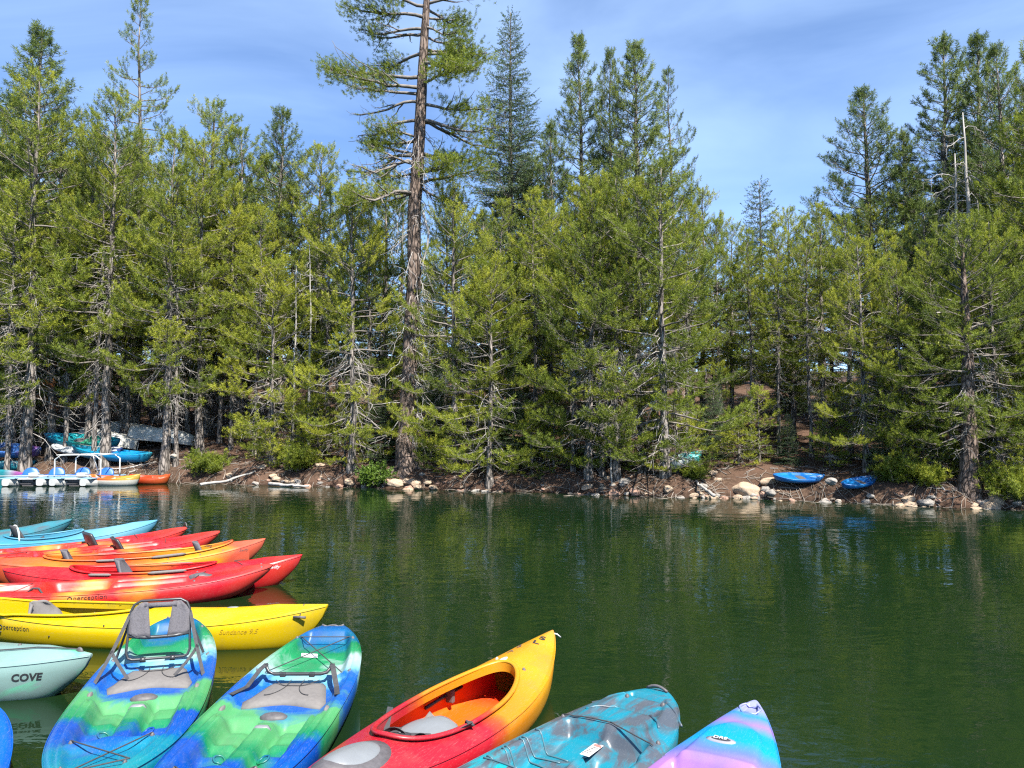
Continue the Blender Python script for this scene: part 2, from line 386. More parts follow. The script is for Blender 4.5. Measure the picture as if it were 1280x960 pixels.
def pine(key, seed, H, r0, cb, Lmax, nb, dens=1.0, dead=30, mat='needles', bark='bark', kind='pine', low_pow=.75, size=1.0,
         upsweep=50, lean=0.0, sparse=0.0, tw=.10, deadlen=1.0, pad=.42):
    rng = np.random.default_rng(seed)
    zz = np.linspace(-.5, H, 18)
    wx = np.cumsum(rng.normal(0, .035, 18)) * H / 14 + lean * zz; wy = np.cumsum(rng.normal(0, .035, 18)) * H / 14
    wx -= np.interp(0, zz, wx); wy -= np.interp(0, zz, wy)
    fr = np.clip(zz / H, 0, 1); rr = r0 * ((1 - fr) ** .8 * .95 + .04) + r0 * .5 * np.exp(-np.clip(zz, 0, None) / .35)
    tr = Geo(); tr.tube(np.stack([wx, wy, zz], 1), rr, 10)
    at = lambda z: np.array([np.interp(z, zz, wx), np.interp(z, zz, wy), z])
    rad = lambda z: np.interp(z, zz, rr)
    lim = Geo(); P, D, S, TN = [], [], [], []
    def put(p, d, s, t): P.append(p); D.append(d); S.append(s); TN.append(t)
    for i in range(nb):
        f = (i + rng.random()) / nb
        h = H * (cb + (.985 - cb) * f)
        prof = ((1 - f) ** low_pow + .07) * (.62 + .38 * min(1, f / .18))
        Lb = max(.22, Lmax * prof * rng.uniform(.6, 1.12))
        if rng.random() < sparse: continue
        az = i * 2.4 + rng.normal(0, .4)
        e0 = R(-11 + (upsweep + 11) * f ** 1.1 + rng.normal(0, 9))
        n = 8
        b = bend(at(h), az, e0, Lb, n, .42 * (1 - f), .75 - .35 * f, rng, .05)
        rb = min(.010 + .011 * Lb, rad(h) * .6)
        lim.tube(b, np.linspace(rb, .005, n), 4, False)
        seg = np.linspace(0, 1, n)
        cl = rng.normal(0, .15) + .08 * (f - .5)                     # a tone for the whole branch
        s0 = pad if Lb > 1.2 else .25
        m = max(4, int(Lb * (1 - s0) / .085 * dens)); side = rng.choice([-1, 1])
        for j in range(m):
            s = s0 + (1 - s0) * (j + rng.random() * .8) / m
            p = np.array([np.interp(s, seg, b[:, c]) for c in range(3)])
            k = min(n - 2, int(s * (n - 1))); dv = b[k + 1] - b[k]; dv /= np.linalg.norm(dv)
            side = -side; ang = side * R(rng.uniform(30, 78))
            hd = math.atan2(dv[1], dv[0]) + ang; el = math.asin(max(-1, min(1, dv[2]))) * .6 + rng.normal(.08, .12)
            w = (s - s0) / (1 - s0); shp = .45 + .75 * math.sin(math.pi * min(1, .18 + .74 * w))
            l = (.12 + .235 * Lb ** .8 * shp * rng.uniform(.55, 1.15)) * size
            c = bend(p, hd, el, l, 4, .05, .3, rng, .08, .2)
            lim.tube(c, np.linspace(.006, .003, 4), 3, False)
            nt = max(2, int(l * .85 / .105))
            for q in range(nt):
                u = 1 - .85 * q / nt
                pp = np.array([np.interp(u, [0, 1/3, 2/3, 1], c[:, x]) for x in range(3)])
                dd = c[-1] - c[-2]; dd = dd / np.linalg.norm(dd)
                if q: a2 = (1 if q % 2 else -1) * R(rng.uniform(25, 65)); dd = np.array([dd[0]*math.cos(a2) - dd[1]*math.sin(a2), dd[0]*math.sin(a2) + dd[1]*math.cos(a2), dd[2]])
                dd = dd + np.array([0, 0, rng.uniform(.4, 1.3)]) + rng.normal(0, .18, 3)
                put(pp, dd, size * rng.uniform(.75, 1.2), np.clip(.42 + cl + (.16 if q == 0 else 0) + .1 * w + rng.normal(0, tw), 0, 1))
        put(b[-1], b[-1] - b[-2] + np.array([0, 0, .1]), size * 1.15, np.clip(.6 + cl, 0, 1))
    for q in range(5): put(at(H * (.985 + .004 * q)), np.array([rng.normal(0, .25), rng.normal(0, .25), 1]), size, .5)
    dg = Geo()
    for i in range(dead):
        h = H * (.11 + (cb + .45 * (1 - cb) - .11) * rng.random() ** .75); L0 = deadlen * rng.uniform(.2, 1.0) ** 1.4 * (.5 + Lmax * .42)
        dead_branch(dg, at(h), rng.uniform(0, 6.28), rng.uniform(-.7, .35), L0, .005 + .005 * L0, rng, rng.uniform(.4, 1.6), rng.integers(2, 7))
    root = empty(key); o = tr.obj('trunk', M[bark], root)
    for g_, nm, mt in ((lim, 'branches', 'twig'), (dg, 'dead_branches', 'dead')):
        if g_.n: tag(g_.obj(nm, M[mt], root), kind='stuff')
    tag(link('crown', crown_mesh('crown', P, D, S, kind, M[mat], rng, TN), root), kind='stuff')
    root['H'] = H
    return root

def fir(key, seed, H, r0, cb, Lmax, nw, mat='fir'):
    rng = np.random.default_rng(seed)
    tr = Geo(); zz = np.linspace(-.4, H, 10); tr.tube(np.stack([zz * 0, zz * 0, zz], 1), r0 * (1 - np.clip(zz / H, 0, 1)) ** .9 + .012, 8)
    lim = Geo(); P, D, S, TN = [], [], [], []
    for w in range(nw):
        f = w / nw; h = H * (cb + (1 - cb) * f)
        for j in range(6):
            if rng.random() < .1: continue
            Lb = Lmax * ((1 - f) ** .85 + .05) * rng.uniform(.65, 1.12); az = j * 1.047 + w * .5 + rng.normal(0, .2)
            b = bend([0, 0, h + rng.normal(0, .06)], az, R(-12 + 45 * f), Lb, 6, .15, .45, rng, .05, .05)
            lim.tube(b, np.linspace(.006 + .009 * Lb, .004, 6), 3, False)
            m = max(2, int(Lb / .13)); cl = rng.normal(0, .12)
            for q in range(m):
                s = .15 + .85 * (q + rng.random() * .6) / m
                p = np.array([np.interp(s, np.linspace(0, 1, 6), b[:, c]) for c in range(3)])
                for sd in (-1, 1):
                    l = (.10 + .42 * Lb * (1.05 - s)) * rng.uniform(.7, 1.1); hd = az + sd * R(rng.uniform(45, 65))
                    u0 = np.array([math.cos(hd), math.sin(hd), rng.normal(.0, .12)])
                    nt = max(1, int(l / .13))
                    lim.tube([p, p + u0 * l], [.004, .002], 3, False)
                    for t in range(nt):
                        P.append(p + u0 * l * (t + .3) / nt); D.append(u0 + rng.normal(0, .15, 3) + np.array([0, 0, .15])); S.append(rng.uniform(.85, 1.2)); TN.append(np.clip(.45 + cl + .25 * (t == nt - 1) + rng.normal(0, .1), 0, 1))
            P.append(b[-1]); D.append(b[-1] - b[-2]); S.append(1.1); TN.append(.75)
    root = empty(key); tr.obj('trunk', M['bark'], root); tag(lim.obj('branches', M['twig'], root), kind='stuff')
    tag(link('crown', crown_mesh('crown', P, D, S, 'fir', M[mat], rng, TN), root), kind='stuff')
    root['H'] = H
    return root

def snag(key, seed, H, r0, stems, nb, Lmax, mat='snag'):
    rng = np.random.default_rng(seed); root = empty(key); g2 = Geo()
    for (dx, hh, rr) in stems:
        n = 12; zz = np.linspace(-.3, hh, n); x = dx + np.cumsum(rng.normal(0, .02, n)); y = np.cumsum(rng.normal(0, .02, n))
        tr = Geo(); tr.tube(np.stack([x, y, zz], 1), rr * (1 - np.clip(zz / hh, 0, 1)) ** .8 + .008, 8); tr.obj('trunk', M[mat], root)
        for i in range(nb):
            h = hh * rng.uniform(.4, .96); p = [np.interp(h, zz, x), np.interp(h, zz, y), h]
            L0 = Lmax * (1.2 - h / hh) * rng.uniform(.5, 1.4) + .12
            dead_branch(g2, p, rng.uniform(0, 6.28), rng.uniform(.0, .9), L0, .006 + .009 * L0, rng, 1.7, 4)
    tag(g2.obj('dead_branches', M[mat], root), kind='stuff'); root['H'] = H
    return root

# --- one of each kind (moved to their first place below)
KIND = {}
used = set()
def variant(k, fn, *a, **kw): KIND[k] = (fn, a, kw)
PROTO = {}
def place(k, x, y, H, rz, label, name=None, group=None, sx=1.0, cat='tree', dz=0.0, tilt=(0, 0)):
    if k not in PROTO:
        fn, a, kw = KIND[k]; PROTO[k] = fn(*a, **kw); o = PROTO[k]
    else:
        o = copy_tree(PROTO[k])
    s = H / o['H']
    o.location = (x, y, float(ground_z(x, y)) - .05 + dz); o.rotation_euler = (tilt[0], tilt[1], rz); o.scale = (s * sx, s * sx, s)
    for key in ('group',):
        if key in o: del o[key]
    tag(o, label, cat, group)
    return o
variant('shoreA', pine, 'pine_tree', 11, 11.0, .15, .06, 3.2, 70, 1.2, 90, low_pow=.48, pad=.48)
variant('shoreB', pine, 'pine_tree', 12, 11.0, .15, .10, 2.9, 66, 1.2, 90, low_pow=.46, pad=.48)
variant('shoreC', pine, 'pine_tree', 13, 8.0, .12, .07, 2.8, 62, 1.2, 60, low_pow=.48, pad=.46)
variant('wallA', pine, 'pine_tree', 14, 12.0, .16, .26, 2.4, 78, 1.1, 90, low_pow=.48)
variant('wallB', pine, 'pine_tree', 15, 12.0, .15, .34, 2.3, 70, 1.1, 90, low_pow=.43)
variant('wallC', pine, 'pine_tree', 16, 12.0, .17, .20, 2.6, 78, 1.1, 90, low_pow=.52)
variant('slimA', pine, 'pine_tree', 17, 14.0, .15, .26, 1.85, 128, 1.0, 46, 'needles_dark', upsweep=58, low_pow=.62, pad=.28)
variant('slimB', pine, 'pine_tree', 18, 14.0, .14, .30, 1.7, 120, 1.0, 40, 'needles_dark', upsweep=62, low_pow=.58, pad=.28)
variant('bushy', pine, 'pine_tree', 19, 12.0, .18, .18, 3.1, 108, 1.0, 30, 'needles_dark', upsweep=52, low_pow=.76, pad=.32)
variant('sparse', pine, 'pine_tree', 20, 14.0, .15, .40, 2.1, 74, .85, 60, 'needles_dark', sparse=.2, upsweep=45)
variant('poleA', pine, 'pine_tree', 41, 12.0, .105, .44, 1.7, 60, 1.0, 110, low_pow=.45, deadlen=.9, pad=.35)
variant('poleB', pine, 'pine_tree', 42, 11.0, .095, .38, 1.5, 58, 1.0, 120, low_pow=.42, deadlen=.85, pad=.35)
variant('stout', pine, 'pine_tree', 33, 9.5, .30, .20, 3.2, 74, 1.05, 60, 'needles', 'bark_red', low_pow=.5)
variant('sapA', pine, 'pine_sapling', 21, 3.6, .05, .05, 1.5, 40, 1.0, 8, size=.85)
variant('sapB', pine, 'pine_sapling', 22, 3.0, .045, .03, 1.4, 34, 1.0, 10, size=.85)
variant('fir', fir, 'fir_tree', 23, 15.0, .17, .15, 2.7, 46)
variant('firS', fir, 'fir_tree', 24, 7.0, .09, .06, 1.9, 26)
variant('rusty', pine, 'pine_tree', 25, 8.0, .13, .18, 1.4, 46, .8, 60, 'rust', 'bark_red', size=.9)
variant('snag2', snag, 'dead_tree', 26, 6.0, .10, [(-.14, 5.2, .05), (.12, 6.0, .07)], 30, 1.2)
variant('snag1', snag, 'dead_tree', 27, 6.0, .06, [(0, 6.0, .036)], 26, .7)

def plant(k, px, top, Y, label, rz=None, sx=1.0, name=None, group=None, **kw):
    """tree whose foot stands at distance Y on the line of column px, as tall as reaches row `top`"""
    x = (px - CX) / F_PX * Y / math.cos(PITCH) ; z = float(ground_z(x, Y)); t = at_y(px, top, Y)
    return place(k, x, Y, t[2] - z, (px * .37) % 6.28 if rz is None else rz, label, name, group, sx, **kw)
FRONT = [
 # kind, column, top row, distance, label, width
 ('wallC', 34, 95, 28.3, 'pine with a thick grey trunk at the far left, just behind the pedal boats', 1.0),
 ('wallA', 66, 150, 29.6, 'slim pine between the far-left pine and the reddish trunk', .9),
 ('wallB', 112, 170, 29.4, 'slender pale pine standing before the blue shore kayaks', .8),
 ('wallA', 134, 120, 28.2, 'straight pine on the left bank right behind the covered pedal boat', .95),
 ('wallC', 208, 165, 27.4, 'leaning furrowed pine in front of the overturned grey rowboats', .9),
 ('slimA', 52, 42, 33.5, 'tall pointed pine at upper left rising over the left treetops', 1.5),
 ('sparse', 170, 2, 33.0, 'tallest thin-crowned pine on the left reaching the top edge', .85),
 ('wallB', 252, 180, 28.6, 'straight grey pine just right of the overturned rowboats', 1.0),
 ('wallA', 262, 130, 32.5, 'pine with a pointed top standing in the left third of the skyline', 1.1),
 ('wallC', 300, 165, 31.5, 'bushy pine left of the two bleached snags', 1.0),
 ('bushy', 342, 140, 33.0, 'broad rounded pine whose top is the highest left of the big pine', 1.1),
 ('wallB', 392, 185, 32.0, 'dense pine at the right end of the left treetops', 1.1),
 ('shoreC', 345, 330, 27.0, 'low spreading pine above the left bank brush', 1.0),
 ('shoreB', 440, 235, 25.4, 'bright green pine just left of the big old pine', 1.0),
 ('wallC', 480, 215, 30.0, 'shaded pine behind the big old pine', 1.0),
 ('shoreA', 570, 235, 24.5, 'wide bright pine just right of the big old pine', .95),
 ('shoreC', 612, 330, 23.45, 'small waterside pine with drooping dead twigs', 1.0),
 ('fir', 638, 14, 30.0, 'tall dark fir with a spire top right of the big old pine', 1.0),
 ('slimA', 684, 158, 28.5, 'narrow pine just right of the dark fir', 1.1),
 ('slimB', 738, 48, 29.0, 'leftmost of the three slender tall pines in the middle', 1.1),
 ('slimA', 766, 68, 28.2, 'middle one of the three slender tall pines', .8),
 ('slimA', 790, 52, 27.6, 'rightmost of the three slender tall pines in the middle', 1.3),
 ('sparse', 846, 88, 30.5, 'sparse forked pine at the right of the middle group', .8),
 ('shoreA', 735, 225, 22.75, 'waterside pine with many bare grey lower twigs at centre', 1.0),
 ('shoreB', 770, 215, 22.55, 'waterside pine with a pale bent stem at centre', .95),
 ('shoreA', 830, 205, 22.15, 'full waterside pine at the right of the central clump', 1.15),
 ('wallC', 690, 255, 26.0, 'shaded pine set back left of the central clump', 1.0),
 ('wallA', 880, 238, 27.0, 'dark pine behind the right side of the central clump', 1.0),
 ('wallB', 915, 285, 26.0, 'dim pine left of the small far fir', 1.0),
 ('firS', 954, 226, 42.0, 'small dark fir on the skyline right of centre', 1.0),
 ('wallA', 990, 262, 25.5, 'pine behind the left blue shore kayak', 1.0),
 ('wallC', 1030, 258, 24.5, 'pine behind the gap between the two blue shore kayaks', 1.0),
 ('bushy', 1098, 112, 28.0, 'broad pine with a triangular top right of centre', 1.2),
 ('slimB', 1146, 168, 27.5, 'narrow dark pine left of the white snag', 1.2),
 ('slimA', 1200, 42, 26.5, 'tall dense pine right behind the white snag', 1.3),
 ('slimB', 1222, 45, 27.0, 'tall pine doubled with the dense one behind the white snag', 1.3),
 ('bushy', 1268, 58, 25.5, 'tall pine at the right edge of the picture', .9),
 ('shoreB', 1080, 300, 21.0, 'shore pine with sunlit flat boughs above the right blue kayak', 1.0),
 ('shoreA', 1130, 330, 20.6, 'shore pine with wide yellow-green boughs at right', 1.0),
 ('shoreA', 1250, 270, 19.2, 'shore pine overhanging the water at the right edge', 1.0),
]
for k, px, top, Y, lab, sx in FRONT: plant(k, px, top, Y, lab, sx=sx, group=None)
plant('stout', 1208, 285, 19.0, 'stout reddish trunk pine at the waterline on the right', sx=1.1)
plant('snag2', 1204, 138, 23.6, 'bleached twin-stemmed dead snag at right', rz=.3)
plant('rusty', 92, 285, 30.4, 'dying pine with rust-red needles and reddish trunk on the left bank', rz=.3)
plant('snag1', 364, 330, 27.4, 'shorter thin bleached snag with curled twigs left of the big pine', rz=1.3)
plant('snag1', 764, 455, 22.3, 'pale dead stem leaning in front of the central pines', rz=2.0, tilt=(0, .10))
plant('snag1', 384, 305, 27.2, 'taller thin bleached snag with a bare tip left of the big pine', rz=.3)
r = np.random.default_rng(5)
SKY = np.array([(-200, 60), (0, 110), (50, 80), (110, 140), (170, 130), (225, 175), (262, 160), (300, 180), (340, 170), (400, 200), (430, 235), (500, 225), (560, 215), (600, 200), (638, 160), (680, 200), (710, 215), (738, 190), (790, 180), (820, 200), (860, 230), (890, 262), (920, 285), (953, 268), (1000, 268), (1030, 255), (1095, 210), (1140, 215), (1165, 215), (1190, 150), (1230, 130), (1280, 110), (1500, 80)])
NF = 72
for i in range(NF):
    px = -140 + 1560 * (i + r.random()) / NF; Y0 = 22.8 - .29 * (px - 640) / 960 * 26
    Y = Y0 + 4.0 + 19 * ((i * .618) % 1)
    top = np.interp(px, SKY[:, 0], SKY[:, 1]) + r.uniform(12, 110)
    plant(['wallA', 'shoreA', 'wallC', 'fir', 'bushy', 'shoreB', 'slimA'][i % 7], px, top, Y, 'pine in the dense forest behind the shore trees', group='pines deep in the forest', sx=r.uniform(.95, 1.2))

SAP = [(338, 26.6, 1.6, 'young conifer at the right edge of the left bank brush'), (365, 26.9, 2.4, 'young conifer below the two bleached snags'), (398, 27.2, 2.2, 'shaded sapling between the snags and the bright green pine'),
  (432, 25.9, 2.2, 'sapling at the foot of the bright green pine'), (482, 26.4, 3.0, 'dark young fir just left of the big old trunk'), (545, 25.8, 3.2, 'dark young fir just right of the big old trunk'), (566, 24.4, 2.0, 'sapling between the big old trunk and the small waterside pine'),
  (592, 24.4, 2.4, 'sapling touching the left side of the small waterside pine'), (642, 24.4, 3.2, 'young fir in the dark gap right of the small waterside pine'), (664, 23.7, 2.0, 'sapling above the wide grey rock'), (692, 23.6, 2.4, 'sapling at the left foot of the central pines'),
  (748, 23.6, 2.8, 'young fir in the shade behind the central trunks'), (806, 22.7, 2.2, 'sapling above the grey central boulder'), (846, 22.3, 2.2, 'sapling just left of the small teal shore kayak'), (892, 23.9, 2.4, 'young fir behind the bare reddish slope'),
  (922, 22.9, 1.6, 'sapling behind the largest boulder'), (948, 23.0, 2.2, 'sapling left of the left blue shore kayak'), (984, 22.6, 1.5, 'low fir behind the left blue shore kayak'), (1036, 22.0, 1.6, 'low sapling behind the gap between the blue shore kayaks'),
  (1060, 22.2, 2.2, 'young conifer behind the right blue shore kayak'), (1102, 20.5, 1.5, 'low fir just right of the right blue shore kayak'), (1128, 20.4, 2.0, 'sapling midway between the right blue kayak and the stout trunk'), (1162, 20.2, 2.2, 'sapling left of the stout right trunk'),
  (1240, 19.6, 2.4, 'sapling right of the stout right trunk'), (1272, 19.2, 2.4, 'young conifer at the right edge above the flat grey rock')]
for i, (px, Y, hh, lab_) in enumerate(SAP):
    x = (px - 640) / 960 * Y
    place(['sapA', 'sapB', 'firS'][2 if ' fir' in lab_ else i % 2], x, Y, hh, i * 1.7, lab_, group='young conifers under the shore trees', sx=1.25)
POLE = [(12, 27.9, 230, 'thin pale trunk at the very left edge'), (84, 29.0, 240, 'thin grey pine between the far-left pine and the rust-red one'), (120, 28.3, 215, 'thin pale trunk standing just left of the straight left pine'), (160, 30.6, 200, 'thin pine between the straight left pine and the leaning one'),
  (222, 27.6, 250, 'thin trunk paired close behind the leaning furrowed pine'), (236, 31.5, 190, 'grey pole pine deep behind the overturned rowboats'), (276, 30.6, 215, 'thin grey trunk on the slope right of the rowboats'), (290, 29.2, 235, 'slim pole pine before the bushy left pine'), (320, 28.2, 260, 'slim grey pine above the left bank brush'),
  (410, 28.6, 240, 'slim grey trunk right of the bleached snags'), (462, 27.6, 250, 'slim trunk between the bright green pine and the big old one'), (556, 26.6, 250, 'slim grey trunk close right of the big old pine'), (628, 25.6, 250, 'slim trunk below the dark fir'), (668, 24.6, 240, 'slim grey trunk in the gap left of the central pines'),
  (716, 23.4, 235, 'slim grey trunk at the left of the central clump'), (752, 22.9, 225, 'slim grey trunk between the two front central pines'), (800, 22.8, 225, 'slim grey trunk right of the pale leaning stem'), (858, 24.2, 250, 'slim trunk at the right edge of the central clump'),
  (900, 24.8, 275, 'slim trunk right of the small teal kayak'), (938, 24.4, 290, 'slim trunk below the small far fir'), (972, 23.6, 280, 'slim trunk left of the left blue kayak'), (1012, 23.2, 275, 'slim trunk right behind the left blue kayak'), (1062, 22.6, 270, 'slim trunk right behind the right blue kayak'),
  (1110, 22.0, 290, 'slim trunk behind the sunlit flat boughs at right'), (1170, 21.2, 300, 'slim trunk left of the stout right trunk'), (1232, 20.4, 290, 'slim trunk right of the stout right trunk')]
for i, (px, Y, top, lab_) in enumerate(POLE):
    plant(['poleA', 'poleB'][i % 2], px, top, Y, lab_, group='slim pole pines along the shore', rz=i * 2.1)
for i, x in enumerate((14.3, 15.6, 17.2, 18.9, 20.8, 15.0, 16.9, 19.6, -19.5, -21.4, -23.6, -20.6, -22.8)):   # the wood goes on past both edges of the picture
    y = float(shore_y(x)) + (1.1 if i in (0, 1, 2, 3, 4, 8, 9, 10) else 3.6)
    place(['shoreB', 'wallC', 'shoreA', 'wallA'][i % 4], x, y, 8.5 + (i * 1.37) % 3.5, i * 1.9, 'pine in the dense forest behind the shore trees', group='pines deep in the forest')
# ------------------------------------------------------------------ the big old pine
def hero_pine():
    rng = np.random.default_rng(77)
    Y = 25.0; pts = [(511, 596, Y), (510, 580, Y), (506, 560, Y), (508, 530, Y), (511, 480, Y), (513, 420, Y), (518, 340, Y), (518, 260, Y), (524, 180, Y), (527, 110, Y), (531, 40, Y), (535, -30, Y), (538, -95, Y)]
    P = np.array([at_y(*p) for p in pts]); base = P[1].copy(); base[2] = float(ground_z(base[0], base[1]))
    rad = np.array([.55, .40, .30, .262, .24, .232, .225, .215, .195, .17, .135, .085, .03])
    root = empty('old_pine_tree', base); tag(root, 'tallest old pine with a thick reddish trunk and bare crooked limbs, left of centre', 'tree')
    zz = np.linspace(P[0][2], P[-1][2], 46); x = np.interp(zz, P[:, 2], P[:, 0]); y = np.interp(zz, P[:, 2], P[:, 1]); r_ = np.interp(zz, P[:, 2], rad)
    n = 18; th = np.arange(n) * 2 * math.pi / n; V = []
    for i in range(46):
        fl = np.exp(-(zz[i] - base[2]) / .5); lob = 1 + .16 * fl * np.cos(4 * th + .6) + .05 * np.sin(3 * th + zz[i] * 2) + .03 * rng.normal(0, 1, n)
        V.append(np.stack([x[i] + r_[i] * lob * np.cos(th), y[i] + r_[i] * lob * np.sin(th), np.full(n, zz[i])], 1) - base)
    V = np.array(V); i = np.arange(45)[:, None] * n; j = np.arange(n)[None]; j2 = (j + 1) % n
    obj('trunk', V.reshape(-1, 3), [np.stack([i + j, i + j2, i + n + j2, i + n + j], -1).reshape(-1, 4)], M['bark_red'], root)
    at = lambda z: np.array([np.interp(z, zz, x), np.interp(z, zz, y), z]) - base
    for a, l in ((-.5, .8), (.5, 1.0), (2.4, .6), (3.5, .7)):          # surface roots
        g_ = Geo(); p0 = at(base[2] + .12); d_ = np.array([math.cos(a), math.sin(a) * .6 - .2, 0]); t = np.linspace(0, 1, 6)
        Q = p0 + d_ * (t[:, None] * l); Q[:, 2] = [float(ground_z(q[0] + base[0], q[1] + base[1])) - base[2] + .05 - .06 * tt for q, tt in zip(Q, t)]; Q[0, 2] = .25
        g_.tube(Q, np.linspace(.16, .03, 6), 6); g_.obj('root', M['bark_red'], root)
    PP, DD, SS, TT = [], [], [], []
    # row on the trunk, side (-1 left, 1 right), length, start elevation, sag, up, leafy share
    limbs = [(8, -1, 2.4, .25, .1, .2, .7), (-20, -1, 2.3, .4, .1, .2, .7), (22, -1, 2.7, .2, .25, .15, .75), (42, -1, 2.2, .35, .3, .0, .5), (66, -1, 2.6, .1, .05, .1, .7), (96, -1, 3.1, .05, .0, .1, .85), (118, -1, 2.3, .15, .1, .1, .6), (110, -1, 2.9, -.05, .0, .2, .8),
             (128, -1, 2.2, .35, .7, -.4, .15), (150, -1, 2.3, .4, .8, -.3, .2), (178, -1, 2.0, .3, .2, .2, .8), (196, -1, 2.9, .35, .75, -.2, .35), (205, -1, 2.6, .3, .8, -.3, .3), (243, -1, 3.0, .1, .5, .0, .35), (172, -1, 1.5, .1, .1, .3, .9),
             (5, 1, 2.0, .25, .1, .1, .35), (-25, 1, 2.1, .3, .1, .2, .6), (34, 1, 1.7, -.4, .2, .2, .5), (62, 1, 1.8, -.1, .15, .2, .8), (78, 1, 2.4, -.25, .3, .1, .6), (104, 1, 2.2, -.05, .2, .3, .85), (130, 1, 2.3, -.1, .3, .2, .8), (152, 1, 2.6, .2, .5, -.1, .5), (150, 1, 2.8, .0, .5, .0, .45), (190, 1, 1.9, -.1, .2, .2, .8), (235, 1, 1.8, -.1, .3, .2, .7), (215, -1, 1.4, .0, .1, .3, .8), (90, 1, 1.4, .3, .1, .2, .8)]
    for k in range(20): limbs.append((rng.uniform(-60, 250), rng.choice([-1, 1]), rng.uniform(1.2, 2.4), rng.normal(.1, .2), rng.uniform(0, .4), rng.uniform(-.1, .3), rng.uniform(.4, .9)))
    dg = Geo()
    for k, (py, sd, Lb, e0, sag, up, leaf) in enumerate(limbs):
        z = at_y(520, py, Y)[2]; az = (0 if sd > 0 else math.pi) + rng.uniform(-.75, .75)
        b = bend(at(z), az, e0, Lb * 1.05, 9, sag, up, rng, .10, .13); g_ = Geo()
        g_.tube(b, (.030 + .012 * Lb) * np.linspace(1, .18, 9) ** .9, 6)
        for q in range(3):                                  # forks of the limb
            i0 = rng.integers(2, 7); fk = bend(b[i0], az + rng.choice([-1, 1]) * rng.uniform(.35, .8), rng.normal(.05, .25), Lb * rng.uniform(.3, .5), 7, sag * .5, up + .2, rng, .14, .2)
            g_.tube(fk, np.linspace((.030 + .012 * Lb) * (1 - i0 / 9) * .7, .006, 7), 5)
        g_.obj('limb', M['twig'], root)
        m = int(Lb / .058); seg = np.linspace(0, 1, 9); cl = rng.normal(0, .1)
        for q in range(m):
            s = .25 + .75 * (q + rng.random()) / m
            p = np.array([np.interp(s, seg, b[:, c]) for c in range(3)]); hd = az + rng.choice([-1, 1]) * rng.uniform(.4, 1.1)
            l = rng.uniform(.25, .75) * (1.15 - .5 * s); c = bend(p, hd, rng.normal(.1, .25), l, 5, .1, .4, rng, .12, .25)
            if rng.random() < leaf and s > 1 - leaf * .95:
                g2 = Geo(); dg.tube(c, np.linspace(.010, .004, 5), 3, False)
                for u in np.linspace(.35, 1, max(2, int(l / .085))):
                    pp = np.array([np.interp(u, np.linspace(0, 1, 5), c[:, a_]) for a_ in range(3)])
                    for _ in range(2):
                        PP.append(pp + rng.normal(0, .15, 3) - np.array([0, 0, .05])); DD.append((c[-1] - c[-2]) / np.linalg.norm(c[-1] - c[-2]) + np.array([0, 0, rng.uniform(.2, .9)]) + rng.normal(0, .4, 3)); SS.append(rng.uniform(.6, .95)); TT.append(np.clip(.36 + cl + rng.normal(0, .12), 0, 1))
            elif rng.random() < .6:
                dg.tube(c, np.linspace(.010, .003, 5), 3, False)
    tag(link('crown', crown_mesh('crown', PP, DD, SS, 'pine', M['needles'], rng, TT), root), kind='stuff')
    tag(dg.obj('branches', M['twig'], root), kind='stuff')
    dd = Geo()
    for k in range(120):                                    # grey dead twigs, thickest on the right of the lower trunk
        z = at_y(515, rng.uniform(150, 545), Y)[2]; az = rng.normal(-.3, .7) if rng.random() < .62 else rng.uniform(0, 6.28)
        dead_branch(dd, at(z), az, rng.uniform(-.5, .3), rng.uniform(.5, 1.5), .016, rng, 1.3, 5)
    tag(dd.obj('dead_branches', M['dead'], root), kind='stuff')
    g_ = Geo(); p0 = at_y(528, 262, Y - .35) - base; p1 = at_y(536, 290, Y - .45) - base; p2 = at_y(528, 330, Y - .5) - base; p3 = at_y(545, 372, Y - .6) - base
    g_.tube([p0, p1, (p1 + p2) / 2 + [.05, 0, 0], p2, p3], [.03, .04, .035, .025, .01], 7); g_.obj('bleached_limb', M['dead'], root)
hero_pine()

# ------------------------------------------------------------------ rocks at the waterline
def granite(name, c1, c2):
    m = Mat(name); v = m.coord('Object'); n1 = m.noise(v, 3.5, 6, .6); n2 = m.noise(v, 40, 4, .7)
    c = m.mix(.35, m.ramp(n1, [(.3, c1), (.7, c2)]), m.ramp(n2, [(.35, tuple(x * .5 for x in c1)), (.65, tuple(min(1, x * 1.25) for x in c2))]))
    m.color(c).set(Roughness=.85, Specular_IOR_Level=.25); m.bump(m.math('ADD', m.math('MULTIPLY', n1, .7), m.math('MULTIPLY', n2, .2)), .6, .05); return m.m
GR = {'tan': granite('tan_granite', (.20, .145, .10), (.37, .285, .205)), 'grey': granite('grey_granite', (.13, .118, .105), (.27, .25, .225)),
      'pink': granite('reddish_granite', (.20, .115, .085), (.33, .21, .155)), 'pale': granite('pale_granite', (.20, .17, .14), (.35, .305, .255))}
